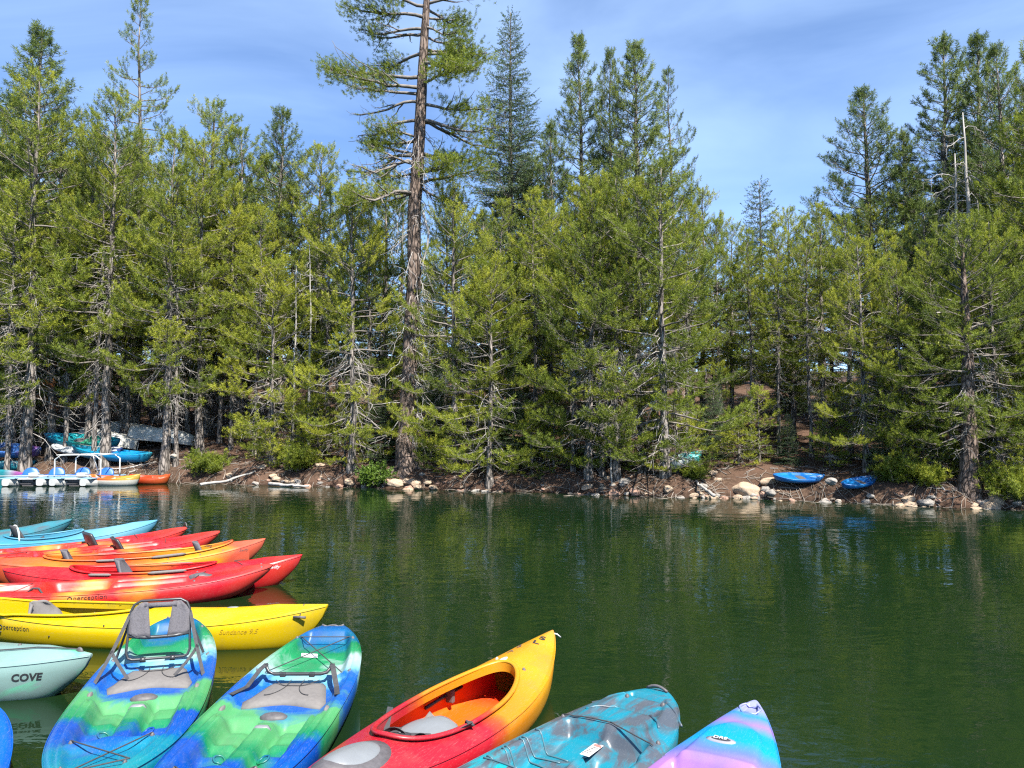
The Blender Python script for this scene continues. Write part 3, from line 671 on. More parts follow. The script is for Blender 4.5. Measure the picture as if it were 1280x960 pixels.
def rock_mesh(seed):
    rng = np.random.default_rng(seed); bm = bmesh.new(); bmesh.ops.create_icosphere(bm, subdivisions=4, radius=1)
    pl = [(rng.normal(0, 1, 3), rng.uniform(.60, .88)) for _ in range(11)]
    pl = [(n / np.linalg.norm(n), d) for n, d in pl]
    ph = rng.uniform(0, 6, 9)
    for v in bm.verts:
        p = np.array(v.co)
        for n, d in pl:
            e = p @ n - d
            if e > 0: p = p - n * e * .88
        p = p * (1 + .05 * math.sin(p[0] * 4 + ph[0]) * math.sin(p[1] * 5 + ph[1]) + .03 * math.sin(p[2] * 9 + ph[2] + p[0] * 5))
        v.co = p
    me = bpy.data.meshes.new('rock'); bm.to_mesh(me); bm.free(); me.polygons.foreach_set('use_smooth', [True] * len(me.polygons))
    return me
RM = [rock_mesh(s) for s in range(6)]
def rock(px, ybot, w, hgt, mat, label, k, rz=0.0, group=None, depth=.8, z0=0.0, name='boulder'):
    p = at_z(px, ybot, z0); s = p[1] / F_PX; me = RM[k % 6]
    key = me.name + mat
    m2 = bpy.data.meshes.get('rock_%s_%d' % (mat, k % 6))
    if m2 is None: m2 = me.copy(); m2.name = 'rock_%s_%d' % (mat, k % 6); m2.materials.append(GR[mat])
    W = w * s / 2 * 1.12; H = hgt * s
    o = link(name, m2); o.scale = (W, W * depth, H * .72); o.location = (p[0], p[1] + W * depth * .75, z0 + H * .36); o.rotation_euler = (0, 0, rz)
    tag(o, label, 'rock', group); return o
G1, G2 = 'rocks along the waterline', 'small shore stones'
ROCKS = [
 (934, 624, 36, 22, 'tan', 'largest tan boulder at the waterline, left of the blue shore kayaks', 0), (908, 622, 28, 12, 'tan', 'low tan boulder touching the left side of the largest boulder', 1),
 (976, 622, 32, 17, 'grey', 'grey-brown boulder under the left blue shore kayak', 2), (1014, 624, 22, 14, 'tan', 'rounded tan boulder between the two blue shore kayaks', 3),
 (1027, 626, 18, 11, 'pale', 'pale boulder nearest the water between the two blue shore kayaks', 4), (1060, 622, 13, 9, 'pale', 'pale stone just below the right blue shore kayak', 5),
 (1049, 629, 7, 5, 'pale', 'tiny white stone in the water below the right blue shore kayak', 1), (1165, 632, 34, 5, 'pale', 'long flat pale rock at the waterline left of the stout right trunk', 2),
 (1191, 630, 26, 11, 'grey', 'slanted grey rock touching the left of the stout right trunk', 3), (1224, 638, 16, 4, 'tan', 'small rock just awash in front of the stout right trunk', 4),
 (1252, 632, 60, 14, 'grey', 'broad flat grey rock at the right edge of the shore', 5), (848, 620, 28, 9, 'tan', 'flat tan rock at the right foot of the central pines', 0),
 (792, 618, 27, 15, 'grey', 'grey boulder below the middle of the central pines', 1), (768, 619, 17, 9, 'pink', 'reddish rock left of the grey central boulder', 2),
 (821, 619, 11, 8, 'tan', 'small tan stone between the grey and the flat tan rock', 3), (872, 616, 18, 13, 'tan', 'tan rock beside the bare reddish slope', 4),
 (725, 616, 15, 8, 'tan', 'tan rock under the drooping twigs of the central pines', 5), (706, 616, 11, 7, 'grey', 'small grey rock left of the central drooping twigs', 0),
 (685, 616, 25, 11, 'grey', 'wide grey rock at the left end of the central pines', 1), (653, 614, 18, 11, 'tan', 'blocky tan rock right of centre', 2), (636, 613, 10, 7, 'pale', 'small pale rock right of the small waterside pine', 3),
 (621, 614, 13, 7, 'tan', 'tan rock at the foot of the small waterside pine', 4), (577, 612, 12, 12, 'tan', 'upright tan rock left of the small waterside pine', 5), (563, 612, 9, 6, 'grey', 'small grey stone left of the upright tan rock', 0),
 (541, 612, 22, 8, 'pale', 'low pale rock right of the big old pine', 1), (516, 611, 12, 7, 'pink', 'small reddish rock below the big old pine', 2), (494, 608, 20, 9, 'tan', 'tan rock just left below the big old pine', 3, .12),
 (476, 609, 18, 8, 'tan', 'tan rock below the bright green shrub', 4), (465, 604, 24, 12, 'tan', 'bright tan boulder beside the bright green shrub', 5, .15), (440, 608, 20, 12, 'pale', 'rounded pale rock left of the bright green shrub', 0),
 (409, 608, 19, 11, 'tan', 'round tan rock at the right end of the pale log', 1), (333, 606, 16, 9, 'tan', 'tan rock at the left end of the pale log', 2), (425, 609, 10, 6, 'grey', 'small grey rock right of the pale log', 3),
 (455, 610, 11, 5, 'pale', 'small pale stone in the gap below the shrub', 4), (1041, 606, 14, 8, 'grey', 'grey rock lying up the bank between the blue shore kayaks', 5, .55), (215, 572, 9, 5, 'pale', 'pale stone on the left bank right of the leaning pine', 0, 1.0),
]
for i, rk in enumerate(ROCKS):
    rock(*rk[:5], rk[5], rk[6], rz=i * 1.3 % .8 - .4, z0=rk[7] if len(rk) > 7 else -.02)
rng = np.random.default_rng(31); n_s = 0
CL = [(rng.uniform(300, 1275), rng.uniform(8, 26), rng.integers(2, 7)) for _ in range(46)]
for px0, wd, cnt in CL:                                       # small stones in loose clusters between them
    for q in range(cnt):
        px = px0 + rng.normal(0, wd); x = (px - 640) / 960 * 22; dy = rng.normal(.03, .10) + (rng.gamma(1.3, .3) if q % 3 == 2 else 0)
        y = float(shore_y(x)) + dy; x = (px - 640) / 960 * y; y = float(shore_y(x)) + dy; sz = .045 + .14 * rng.random() ** 2.0; mt = ['tan', 'grey', 'tan', 'pink', 'grey'][(q + cnt) % 5]; k = int(rng.integers(0, 6))
        m2 = bpy.data.meshes.get('rock_%s_%d' % (mt, k))
        if m2 is None: m2 = RM[k].copy(); m2.name = 'rock_%s_%d' % (mt, k); m2.materials.append(GR[mt])
        o = link('stone', m2); o.scale = (sz * rng.uniform(1, 1.6), sz, sz * rng.uniform(.5, .9)); o.location = (x, y, max(-.02, float(ground_z(x, y))) - sz * .05); o.rotation_euler = (rng.normal(0, .2), rng.normal(0, .2), rng.uniform(0, 6))
        tag(o, 'small stone wedged among the waterline rocks and roots', 'stone', G2)

# ------------------------------------------------------------------ driftwood, roots, litter, low plants
def stick(name, pxs, rad, mat, label, cat='driftwood', zs=None, group=None, twigs=0, seed=1):
    rng = np.random.default_rng(seed); P = []
    for (px, py, z) in pxs: P.append(at_z(px, py, z) if z is not None and z < .3 else at_ground(px, py) + np.array([0, -.05, rad * .8]))
    P = np.array(P); c = P.mean(0); t = np.linspace(0, 1, len(P)); tt = np.linspace(0, 1, 12); Q = np.stack([np.interp(tt, t, P[:, k]) for k in range(3)], 1) + rng.normal(0, rad * .35, (12, 3))
    root = empty(name, c); g_ = Geo(); g_.tube(Q - c, np.linspace(rad, rad * .55, 12), 7); g_.obj('stem', M[mat], root)
    for k in range(twigs):
        p = Q[rng.integers(2, 11)] - c; g_ = Geo(); g_.tube(bend(p, rng.uniform(0, 6.28), rng.uniform(0, .8), rng.uniform(.25, .7), 6, .2, .2, rng, .2, .3), np.linspace(rad * .4, rad * .12, 6), 4); g_.obj('twig', M[mat], root)
    tag(root, label, cat, group); return root
stick('driftwood_log', [(336, 605, .06), (384, 608, .05)], .06, 'dead', 'short pale log floating at the left shore between two tan rocks')
stick('driftwood_log', [(893, 620, .12), (868, 603, None)], .05, 'snag', 'pale weathered log leaning on the bank left of the largest boulder')
stick('fallen_branch', [(250, 606, .10), (285, 601, .18), (318, 591, .6)], .05, 'snag', 'pale bent branch rising from the water at the left shore', twigs=3)
stick('fallen_branch', [(120, 588, .55), (160, 586, .6), (196, 578, .75)], .03, 'dead', 'long grey branch lying behind the orange shore kayak', twigs=4, seed=2)
stick('fallen_branch', [(125, 592, .5), (170, 590, .5), (190, 572, .9)], .03, 'snag', 'pale branch curving up below the blue shore kayaks', twigs=5, seed=3)
stick('fallen_branch', [(270, 534, 2.1), (320, 538, 2.1)], .07, 'snag', 'bleached log lying on the slope behind the leaning pines', seed=4)
stick('fallen_branch', [(1100, 585, 1.0), (1130, 592, .95)], .06, 'snag', 'pale log lying on the bank right of the two blue shore kayaks', seed=5)
stick('fallen_branch', [(1030, 572, 1.2), (1110, 578, 1.2)], .05, 'dead', 'grey log on the dark bank above the pale log at right', seed=6)
stick('fallen_branch', [(1165, 600, .5), (1178, 612, .35), (1200, 622, .2)], .03, 'snag', 'bleached branch drooping beside the stout right trunk', twigs=5, seed=7)
stick('fallen_branch', [(765, 560, 1.3), (772, 480, 3.1)], .05, 'snag', 'pale leaning dead stem in front of the central pines', seed=9) if False else None

lit = Geo(); rng = np.random.default_rng(9)
for i in range(650):                                          # twigs and roots exposed along the bank
    px = rng.uniform(-20, 1300); x = (px - 640) / 960 * 22; dd = abs(rng.normal(0, 1.0)) if i % 3 else rng.uniform(-.15, .25)
    y = float(shore_y(x)) + dd; x = (px - 640) / 960 * y; y = float(shore_y(x)) + dd
    L0 = rng.uniform(.2, .9); a = rng.uniform(0, 6.28); b = bend([x, y, 0], a, 0, L0, 5, 0, 0, rng, .2, .35)
    b[:, 2] = np.maximum(-.03, ground_z(b[:, 0], b[:, 1])) + .012 + np.abs(rng.normal(0, .05)) * np.linspace(0, 1, 5)
    lit.tube(b, np.linspace(1, .4, 5) * rng.uniform(.005, .014), 4, False)
tag(lit.obj('twig_litter', M['litter']), 'grey twigs and exposed roots littering the shoreline bank', 'litter', kind='stuff')
lit2 = Geo()
for i in range(1500):
    x = rng.uniform(-26, 16); y = float(shore_y(x)) + .2 + rng.gamma(1.5, 3.0); L0 = rng.uniform(.08, .5); a = rng.uniform(0, 6.28)
    d_ = np.array([math.cos(a), math.sin(a)]) * L0; P = np.array([[x, y, 0], [x + d_[0], y + d_[1], 0]]); P[:, 2] = ground_z(P[:, 0], P[:, 1]) + .012
    lit2.tube(P, rng.uniform(.006, .02), 4, False)
tag(lit2.obj('forest_litter', M['twig']), 'brown fallen sticks scattered over the forest floor', 'litter', kind='stuff')

def shrub(name, px, py, Y, rad, hgt, n, label, mat='shrub', kind='leaf', seed=1, size=1.4, group=None):
    rng = np.random.default_rng(seed); x = (px - 640) / 960 * Y; base = np.array([x, Y, float(ground_z(x, Y))]); root = empty(name, base)
    st = Geo(); P, D, S, T = [], [], [], []
    for i in range(n):
        a = rng.uniform(0, 6.28); b = bend([rng.normal(0, rad * .25), rng.normal(0, rad * .2), 0], a, rng.uniform(.5, 1.4), hgt * rng.uniform(.6, 1.2), 6, .1, -.5, rng, .15, .2)
        st.tube(b, np.linspace(.010, .003, 6), 4, False); cl = rng.normal(0, .12)
        for u in np.linspace(.25, 1, 9):
            for _ in range(2):
                p = np.array([np.interp(u, np.linspace(0, 1, 6), b[:, c]) for c in range(3)]) + rng.normal(0, .06, 3); P.append(p); D.append(rng.normal(0, .6, 3) + [0, -.1, .5]); S.append(size * rng.uniform(.7, 1.2)); T.append(np.clip(.5 + cl + rng.normal(0, .12), 0, 1))
    tag(st.obj('stems', M['twig'], root), kind='stuff'); tag(link('foliage', crown_mesh('foliage', P, D, S, kind, M[mat], rng, T), root), kind='stuff'); tag(root, label, 'shrub', group)
    return root
shrub('shrub', 470, 585, 24.6, .5, .55, 46, 'bright green leafy shrub at the water beside the big old pine', seed=1)
shrub('shrub', 372, 585, 26.0, .55, .9, 50, 'dull green shrub on the left bank above the pale log', mat='needles', kind='pine', size=.85, seed=2)
shrub('shrub', 262, 585, 26.8, .8, .7, 60, 'wide grey-green shrub right of the leaning pine', mat='needles', kind='pine', size=.85, seed=3)
shrub('shrub', 866, 600, 21.9, .35, .4, 26, 'small green shrub left of the bare reddish slope', mat='needles', kind='pine', size=.85, seed=5)
shrub('shrub', 1120, 605, 19.9, .7, .55, 50, 'low green shrub between the right blue kayak and the stout trunk', mat='needles', kind='pine', size=.85, seed=6)
shrub('shrub', 1160, 610, 19.4, .5, .4, 36, 'low fern-like plants left of the stout right trunk', mat='needles', kind='pine', size=.85, seed=7)
shrub('shrub', 1266, 600, 18.4, .6, .8, 46, 'dense green shrub at the right edge of the shore', mat='needles', kind='pine', size=.85, seed=8)
# ------------------------------------------------------------------ kayaks
def sstep(a, b, v):
    t = np.clip((np.asarray(v, float) - a) / (b - a), 0, 1); return t * t * (3 - 2 * t)
def sbox(v, a, b, s): return sstep(a - s, a + s, v) * (1 - sstep(b - s, b + s, v))

def plastic(name, stops, L, amp=.10, rough=.36, nscale=1.6, yk=0.0, streak=(1.0, 1.6, 1.6), seed=0.0, swirl=None, hard=6, under=None, gain=.42):
    """rotomoulded polyethylene, colours blended along the length; stops over 0 (stern) .. 1 (bow)"""
    m = Mat(name); v = m.coord('Object'); sp = m.n('ShaderNodeSeparateXYZ'); m.l(v, sp.inputs[0])
    vn = m.coord('Object', streak, (seed, seed * 1.7, 0))
    nz = m.noise(vn, nscale, hard, .58, .5)
    f = m.math('ADD', m.math('DIVIDE', sp.outputs['X'], L), .5)
    f = m.math('ADD', f, m.math('MULTIPLY', m.math('SUBTRACT', nz, .5), amp * 2))
    if yk: f = m.math('ADD', f, m.math('MULTIPLY', m.math('ABSOLUTE', sp.outputs['Y']), yk))
    stops = [(p_, tuple(x * gain for x in c_)) for p_, c_ in stops]
    c = m.ramp(f, stops)
    if under: c = m.mix(m.ramp(m.math('ADD', sp.outputs['Z'], m.math('MULTIPLY', m.math('SUBTRACT', nz, .5), under[2])), [(under[0] - .008, (1, 1, 1)), (under[0] + .008, (0, 0, 0))]), c, under[1])
    if swirl:
        n2 = m.noise(m.coord('Object', (1.2, 2.2, 2.2), (3 + seed, 1, 2)), swirl[1], 6, .6, 1.2)
        c = m.mix(m.ramp(n2, [(swirl[2], (0, 0, 0)), (swirl[3], (1, 1, 1))]), c, swirl[0])
    sc = m.noise(m.coord('Object', (4, 22, 22)), 6, 6, .7)
    c = m.mix(m.math('MULTIPLY', m.ramp(sc, [(.55, (0, 0, 0)), (.76, (1, 1, 1))]), .16), c, (.30, .30, .29))
    s2 = m.noise(m.coord('Object', (2.5, 90, 90), (1, 5, 2)), 3, 3, .6)
    c = m.mix(m.math('MULTIPLY', m.ramp(s2, [(.63, (0, 0, 0)), (.67, (1, 1, 1))]), .13), c, (.30, .30, .29))
    gr = m.noise(m.coord('Object', None, (7, 3, 1)), 2.6, 7, .68)
    c = m.mix(m.math('MULTIPLY', m.ramp(gr, [(.52, (0, 0, 0)), (.75, (1, 1, 1))]), .34), c, (.075, .068, .055))
    m.color(c).set(Roughness=rough, Specular_IOR_Level=.36)
    rr = m.ramp(m.noise(v, 5, 4), [(.3, (rough - .08,) * 3), (.7, (rough + .12,) * 3)]); m.l(rr, m.b.inputs['Roughness'])
    m.bump(m.noise(v, 9, 3), .12, .006)
    return m.m

class Hull:
    def __init__(s, L, B, g0=.24, gb=.12, gs=.10, draft=.10, bow=(2.2, .8), stern=(2.2, .8), crown=.05, cp=2.0, rake=(.22, .18),
                 kb=.10, ks=.08, full=(.62, .72), feat=None, N=110, Md=49, Mh=11):
        s.__dict__.update(locals())
    def b(s, x):
        u = np.clip(2 * np.asarray(x, float) / s.L, -1, 1); a = np.abs(u)
        return s.B * np.where(u >= 0, (1 - a ** s.bow[0]) ** s.bow[1], (1 - a ** s.stern[0]) ** s.stern[1]) + .006
    def g(s, x):
        u = np.clip(2 * np.asarray(x, float) / s.L, -1, 1); a = np.abs(u) ** 2.6
        return s.g0 + np.where(u >= 0, s.gb, s.gs) * a
    def k(s, x):
        u = np.clip(2 * np.asarray(x, float) / s.L, -1, 1); a = np.abs(u)
        return -s.draft + np.where(u >= 0, s.kb, s.ks) * a ** 3
    def deck(s, x, y):
        x = np.asarray(x, float); y = np.asarray(y, float); b = s.b(x); v = np.clip(np.abs(y) / b, 0, 1)
        cr = s.crown * np.minimum(1, b / (s.B * .5))
        z = s.g(x) + cr * (1 - v ** s.cp) - .012 * sstep(.93, 1.0, v)
        if s.feat is not None: z = z + s.feat(x + s.L / 2, y, b) * (1 - sstep(.90, .99, v))
        return z
    def side(s, x, z):
        """half width of the hull at height z"""
        x = np.asarray(x, float); z = np.asarray(z, float)
        t = np.clip((z - s.k(x)) / (s.g(x) - s.k(x)), 0, 1); c = (1 - t) ** (1 / s.full[1])
        return s.b(x) * np.sqrt(np.clip(1 - c ** 2, 0, 1)) ** s.full[0]
    def _rake(s, x, z):
        u = 2 * x / s.L; t = np.clip((s.g(x) - .012 - z) / (s.g(x) - s.k(x)), 0, 1) ** 1.5
        w = np.clip(np.abs(u), 0, 1) ** 5
        return x - np.where(u >= 0, s.rake[0], -s.rake[1]) * t * w
    def build(s, mat, parent, hole=None, name='hull'):
        N, Md, Mh = s.N, s.Md, s.Mh
        q = np.linspace(-1, 1, N); xs = s.L / 2 * (.55 * np.sin(q * math.pi / 2) + .45 * q)
        rings = []
        vv = np.linspace(-1, 1, Md); vv = np.sign(vv) * (1 - (1 - np.abs(vv)) ** 1.25)
        ph = np.linspace(0, math.pi / 2, Mh)
        for x in xs:
            b, g_, k_ = float(s.b(x)), float(s.g(x)), float(s.k(x))
            gz = g_ - .012
            yh = b * np.sin(ph) ** s.full[0]; zh = k_ + (gz - k_) * (1 - np.cos(ph) ** s.full[1])
            yd = vv[::-1][1:-1] * b
            zd = s.deck(np.full(len(yd), x), yd)
            Y = np.concatenate([yh, yd, -yh[::-1][:-1]]); Z = np.concatenate([zh, zd, zh[::-1][:-1]])
            rings.append(np.stack([s._rake(np.full(len(Y), x), Z), Y, Z], 1))
        V = np.array(rings); n, m = V.shape[:2]
        i = np.arange(n - 1)[:, None] * m; j = np.arange(m)[None]; j2 = (j + 1) % m
        Q = np.stack([i + j, i + m + j, i + m + j2, i + j2], -1)
        keep = np.ones(Q.shape[:2], bool)
        if hole is not None:
            isd = np.zeros(m, bool); isd[Mh - 1:Mh + Md - 2] = True
            Cx = (V[:-1, :, 0] + V[1:, :, 0]) / 2; Cy = (V[:-1] + V[1:])[:, :, 1] / 2
            Cy = (Cy + np.roll(Cy, -1, 1)) / 2
            keep &= ~(isd[None] & (hole(Cx, Cy) < 1.0))
        T0 = np.stack([np.zeros(m - 2, int), np.arange(1, m - 1), np.arange(2, m)], 1); e = (n - 1) * m
        T1 = np.stack([np.full(m - 2, e), e + np.arange(2, m), e + np.arange(1, m - 1)], 1)
        o_ = obj(name, V.reshape(-1, 3), [Q[keep].reshape(-1, 4), T0, T1], mat, parent)
        for k_, sg in ((Mh - 1, 1), (Mh + Md - 2, -1)):          # moulded parting line along the gunwale
            g_ = Geo(); P = V[1:-1, k_].copy(); P[:, 1] += sg * .002; g_.tube(P, .003, 6); g_.obj('gunwale_seam', mat, o_)
        return o_

def cockpit(xc, a, b, front=1.0):
    """hole test and outline: a drawn-out oval, more pointed to the bow"""
    def f(x, y):
        u = (x - xc) / a; w = b * (1 - .22 * np.clip(u, 0, 1) ** 2)
        return np.abs(u) ** 2.3 + np.abs(y / w) ** 2.3
    def line(n=64, k=1.0):
        t = np.arange(n) * 2 * math.pi / n; c, s_ = np.cos(t), np.sin(t)
        u = np.sign(c) * np.abs(c) ** (2 / 2.3); v = np.sign(s_) * np.abs(s_) ** (2 / 2.3)
        return xc + a * k * u, b * k * v * (1 - .22 * np.clip(u, 0, 1) ** 2)
    return f, line

def on_deck(h, pts, dz=.006):
    p = np.asarray(pts, float); return np.stack([p[:, 0], p[:, 1], h.deck(p[:, 0], p[:, 1]) + dz], 1)
def line_on_deck(h, a, b, n=14, dz=.006):
    t = np.linspace(0, 1, n)[:, None]; return on_deck(h, np.asarray(a) * (1 - t) + np.asarray(b) * t, dz)
def taut(h, a, b, dz=.012):
    """cord stretched between two deck points: straight, kept above the deck"""
    P = line_on_deck(h, a, b, 16, dz); t = np.linspace(0, 1, 16)
    P[:, 2] = np.maximum(P[:, 2], P[0, 2] * (1 - t) + P[-1, 2] * t); return P
def pad_on_deck(h, outline, thick, mat, name, parent, dz=.004, dome=.4, rings=6):
    """soft cushion or cover: closed outline (n,2) laid on the deck"""
    o = np.asarray(outline, float); c = o.mean(0); n = len(o); G = []
    for k in range(rings + 1):
        t = k / rings; sc = 1 - t ** 1.0 * .999; ed = 1 - (1 - t) ** 5
        p = c + (o - c) * sc; z = h.deck(p[:, 0], p[:, 1]) + dz + thick * (ed * (1 - dome) + dome * math.sin(t * math.pi / 2))
        G.append(np.stack([p[:, 0], p[:, 1], z], 1))
    base = np.stack([o[:, 0], o[:, 1], h.deck(o[:, 0], o[:, 1]) - .004], 1)
    G = np.array([base] + G); m = len(G); V = G.reshape(-1, 3)
    i = np.arange(m - 1)[:, None] * n; j = np.arange(n)[None]; j2 = (j + 1) % n
    return obj(name, V, [np.stack([i + j, i + j2, i + n + j2, i + n + j], -1).reshape(-1, 4)], mat, parent)
def oval(cx, cy, a, b, n=28, p=2.0):
    t = np.arange(n) * 2 * math.pi / n; c, s_ = np.cos(t), np.sin(t)
    return np.stack([cx + a * np.sign(c) * np.abs(c) ** (2 / p), cy + b * np.sign(s_) * np.abs(s_) ** (2 / p)], 1)
def ribbon(pts, width, mat, name, parent, thick=.003, axis=(0, 1, 0)):
    P = np.asarray(pts, float); T = np.gradient(P, axis=0); T /= np.linalg.norm(T, axis=1)[:, None] + 1e-9
    A = np.cross(T, np.asarray(axis, float)); A *= width / 2 / (np.linalg.norm(A, axis=1)[:, None] + 1e-9)
    N_ = np.cross(T, A); N_ /= np.linalg.norm(N_, axis=1)[:, None] + 1e-9; N_ *= thick
    V = np.stack([P - A, P + A, P + A + N_, P - A + N_], 1); n = len(P)
    i = np.arange(n - 1)[:, None] * 4; j = np.arange(4)[None]; j2 = (j + 1) % 4
    return obj(name, V.reshape(-1, 3), [np.stack([i + j, i + j2, i + 4 + j2, i + 4 + j], -1).reshape(-1, 4)], mat, parent, False)

def text_mesh(txt, size, bold=0.0, shear=0.0, space=1.0):
    cu = bpy.data.curves.new('lettering', 'FONT'); cu.body = txt; cu.size = size; cu.offset = bold; cu.shear = shear; cu.space_character = space
    cu.resolution_u = 3
    o = bpy.data.objects.new('lettering', cu); COL.objects.link(o)
    dg = bpy.context.evaluated_depsgraph_get(); me = bpy.data.meshes.new_from_object(o.evaluated_get(dg))
    V = np.zeros(len(me.vertices) * 3, np.float32); me.vertices.foreach_get('co', V); V = V.reshape(-1, 3).astype(float)
    F3 = [list(p.vertices) for p in me.polygons]
    bpy.data.objects.remove(o); bpy.data.curves.remove(cu); bpy.data.meshes.remove(me)
    return V, F3
def lettering(txt, size, mat, parent, fn, **kw):
    V, F3 = text_mesh(txt, size, **kw)
    P = fn(V[:, 0], V[:, 1]); me = bpy.data.meshes.new('lettering'); me.from_pydata([tuple(p) for p in P], [], F3); me.materials.append(mat)
    return link('lettering', me, parent)
def on_side(h, x0, z0, sgn=-1, off=.003):
    """text runs along the hull side that faces y*sgn; reads left to right seen from there"""
    def fn(u, v):
        x = x0 - sgn * u * 1.0; z = z0 + v; return np.stack([h._rake(x, z), sgn * (h.side(x, z) + off), z], 1)
    return fn

M['frame'] = plain('black_anodised_tube', (.022, .023, .026), .4, var=.2)
M['webbing'] = plain('black_webbing', (.025, .025, .028), .8, var=.3, scale=60)
M['fabric'] = plain('grey_mesh_fabric', (.07, .066, .074), .85, var=.2, scale=90, bump=.3)
M['cushion'] = plain('light_grey_foam', (.105, .098, .094), .8, var=.1, scale=30, bump=.15)
M['rubber'] = plain('dark_grey_rubber', (.06, .056, .06), .6, var=.25, scale=30)
M['hatch'] = plain('pale_hatch_plastic', (.13, .14, .15), .4, var=.06)
M['ink'] = plain('black_print', (.015, .016, .018), .5)
M['ink_pale'] = plain('worn_print', (.10, .07, .06), .6)
M['white'] = plain('white_plastic', (.40, .41, .40), .35, var=.04)
M['whiteprint'] = plain('white_print', (.5, .5, .5), .5)

def bungee(h, parent, pts, r=.004):
    g_ = Geo(); 
    for a, b in zip(pts[:-1], pts[1:]): g_.tube(taut(h, a, b), r, 5)
    return g_.obj('bungee_cord', M['webbing'], parent)
def button(h, parent, x, y, r=.014, name='deck_fitting', mat='rubber'):
    return pad_on_deck(h, oval(x, y, r, r, 10), .014, M[mat], name, parent, 0, .5, 3)
def grab_handle(h, parent, x, y0, y1, lift=.035):
    t = np.linspace(0, 1, 9); P = np.stack([np.full(9, x), y0 + (y1 - y0) * t, 0 * t], 1)
    P[:, 2] = h.deck(P[:, 0], P[:, 1]) + .006 + lift * np.sin(t * math.pi)
    g_ = Geo(); g_.tube(P, .009, 6); return g_.obj('grab_handle', M['rubber'], parent)

# ---- sit-on-top with seat, foot wells and tank well
SL = 3.3
def sot_feat(s, y, b):
    ay = np.abs(y)
    tank = sbox(s, .22, .98, .05) * (1 - sstep(.60, .80, ay / b)) * -.085
    seat = sbox(s, 1.03, 1.74, .06) * (1 - sstep(.25, .35, ay)) * -.085
    foot = sbox(s, 1.70, 2.52, .06) * sbox(ay, .07, .245, .035) * (-.115 + .02 * np.sin(s * 38) * sbox(s, 1.95, 2.5, .05))
    con = sbox(s, 1.72, 2.5, .05) * (1 - sstep(.07, .12, ay)) * (-.055)
    bow = sbox(s, 2.62, 3.12, .05) * (1 - sstep(.55, .75, ay / b)) * -.045
    notch = (1 - sstep(.03, .10, s)) * (1 - sstep(.05, .09, ay)) * -.06
    rib = -.016 * sbox(ay / b, .80, .85, .02) * sbox(s, .5, 2.9, .2) - .014 * sbox(ay / b, .70, .74, .02) * sbox(s, 1.0, 2.6, .2)
    pan = .018 * np.sin(ay * 40) * sbox(s, 1.1, 1.6, .05) * 0
    return tank + seat + foot + con + bow + notch + rib + pan

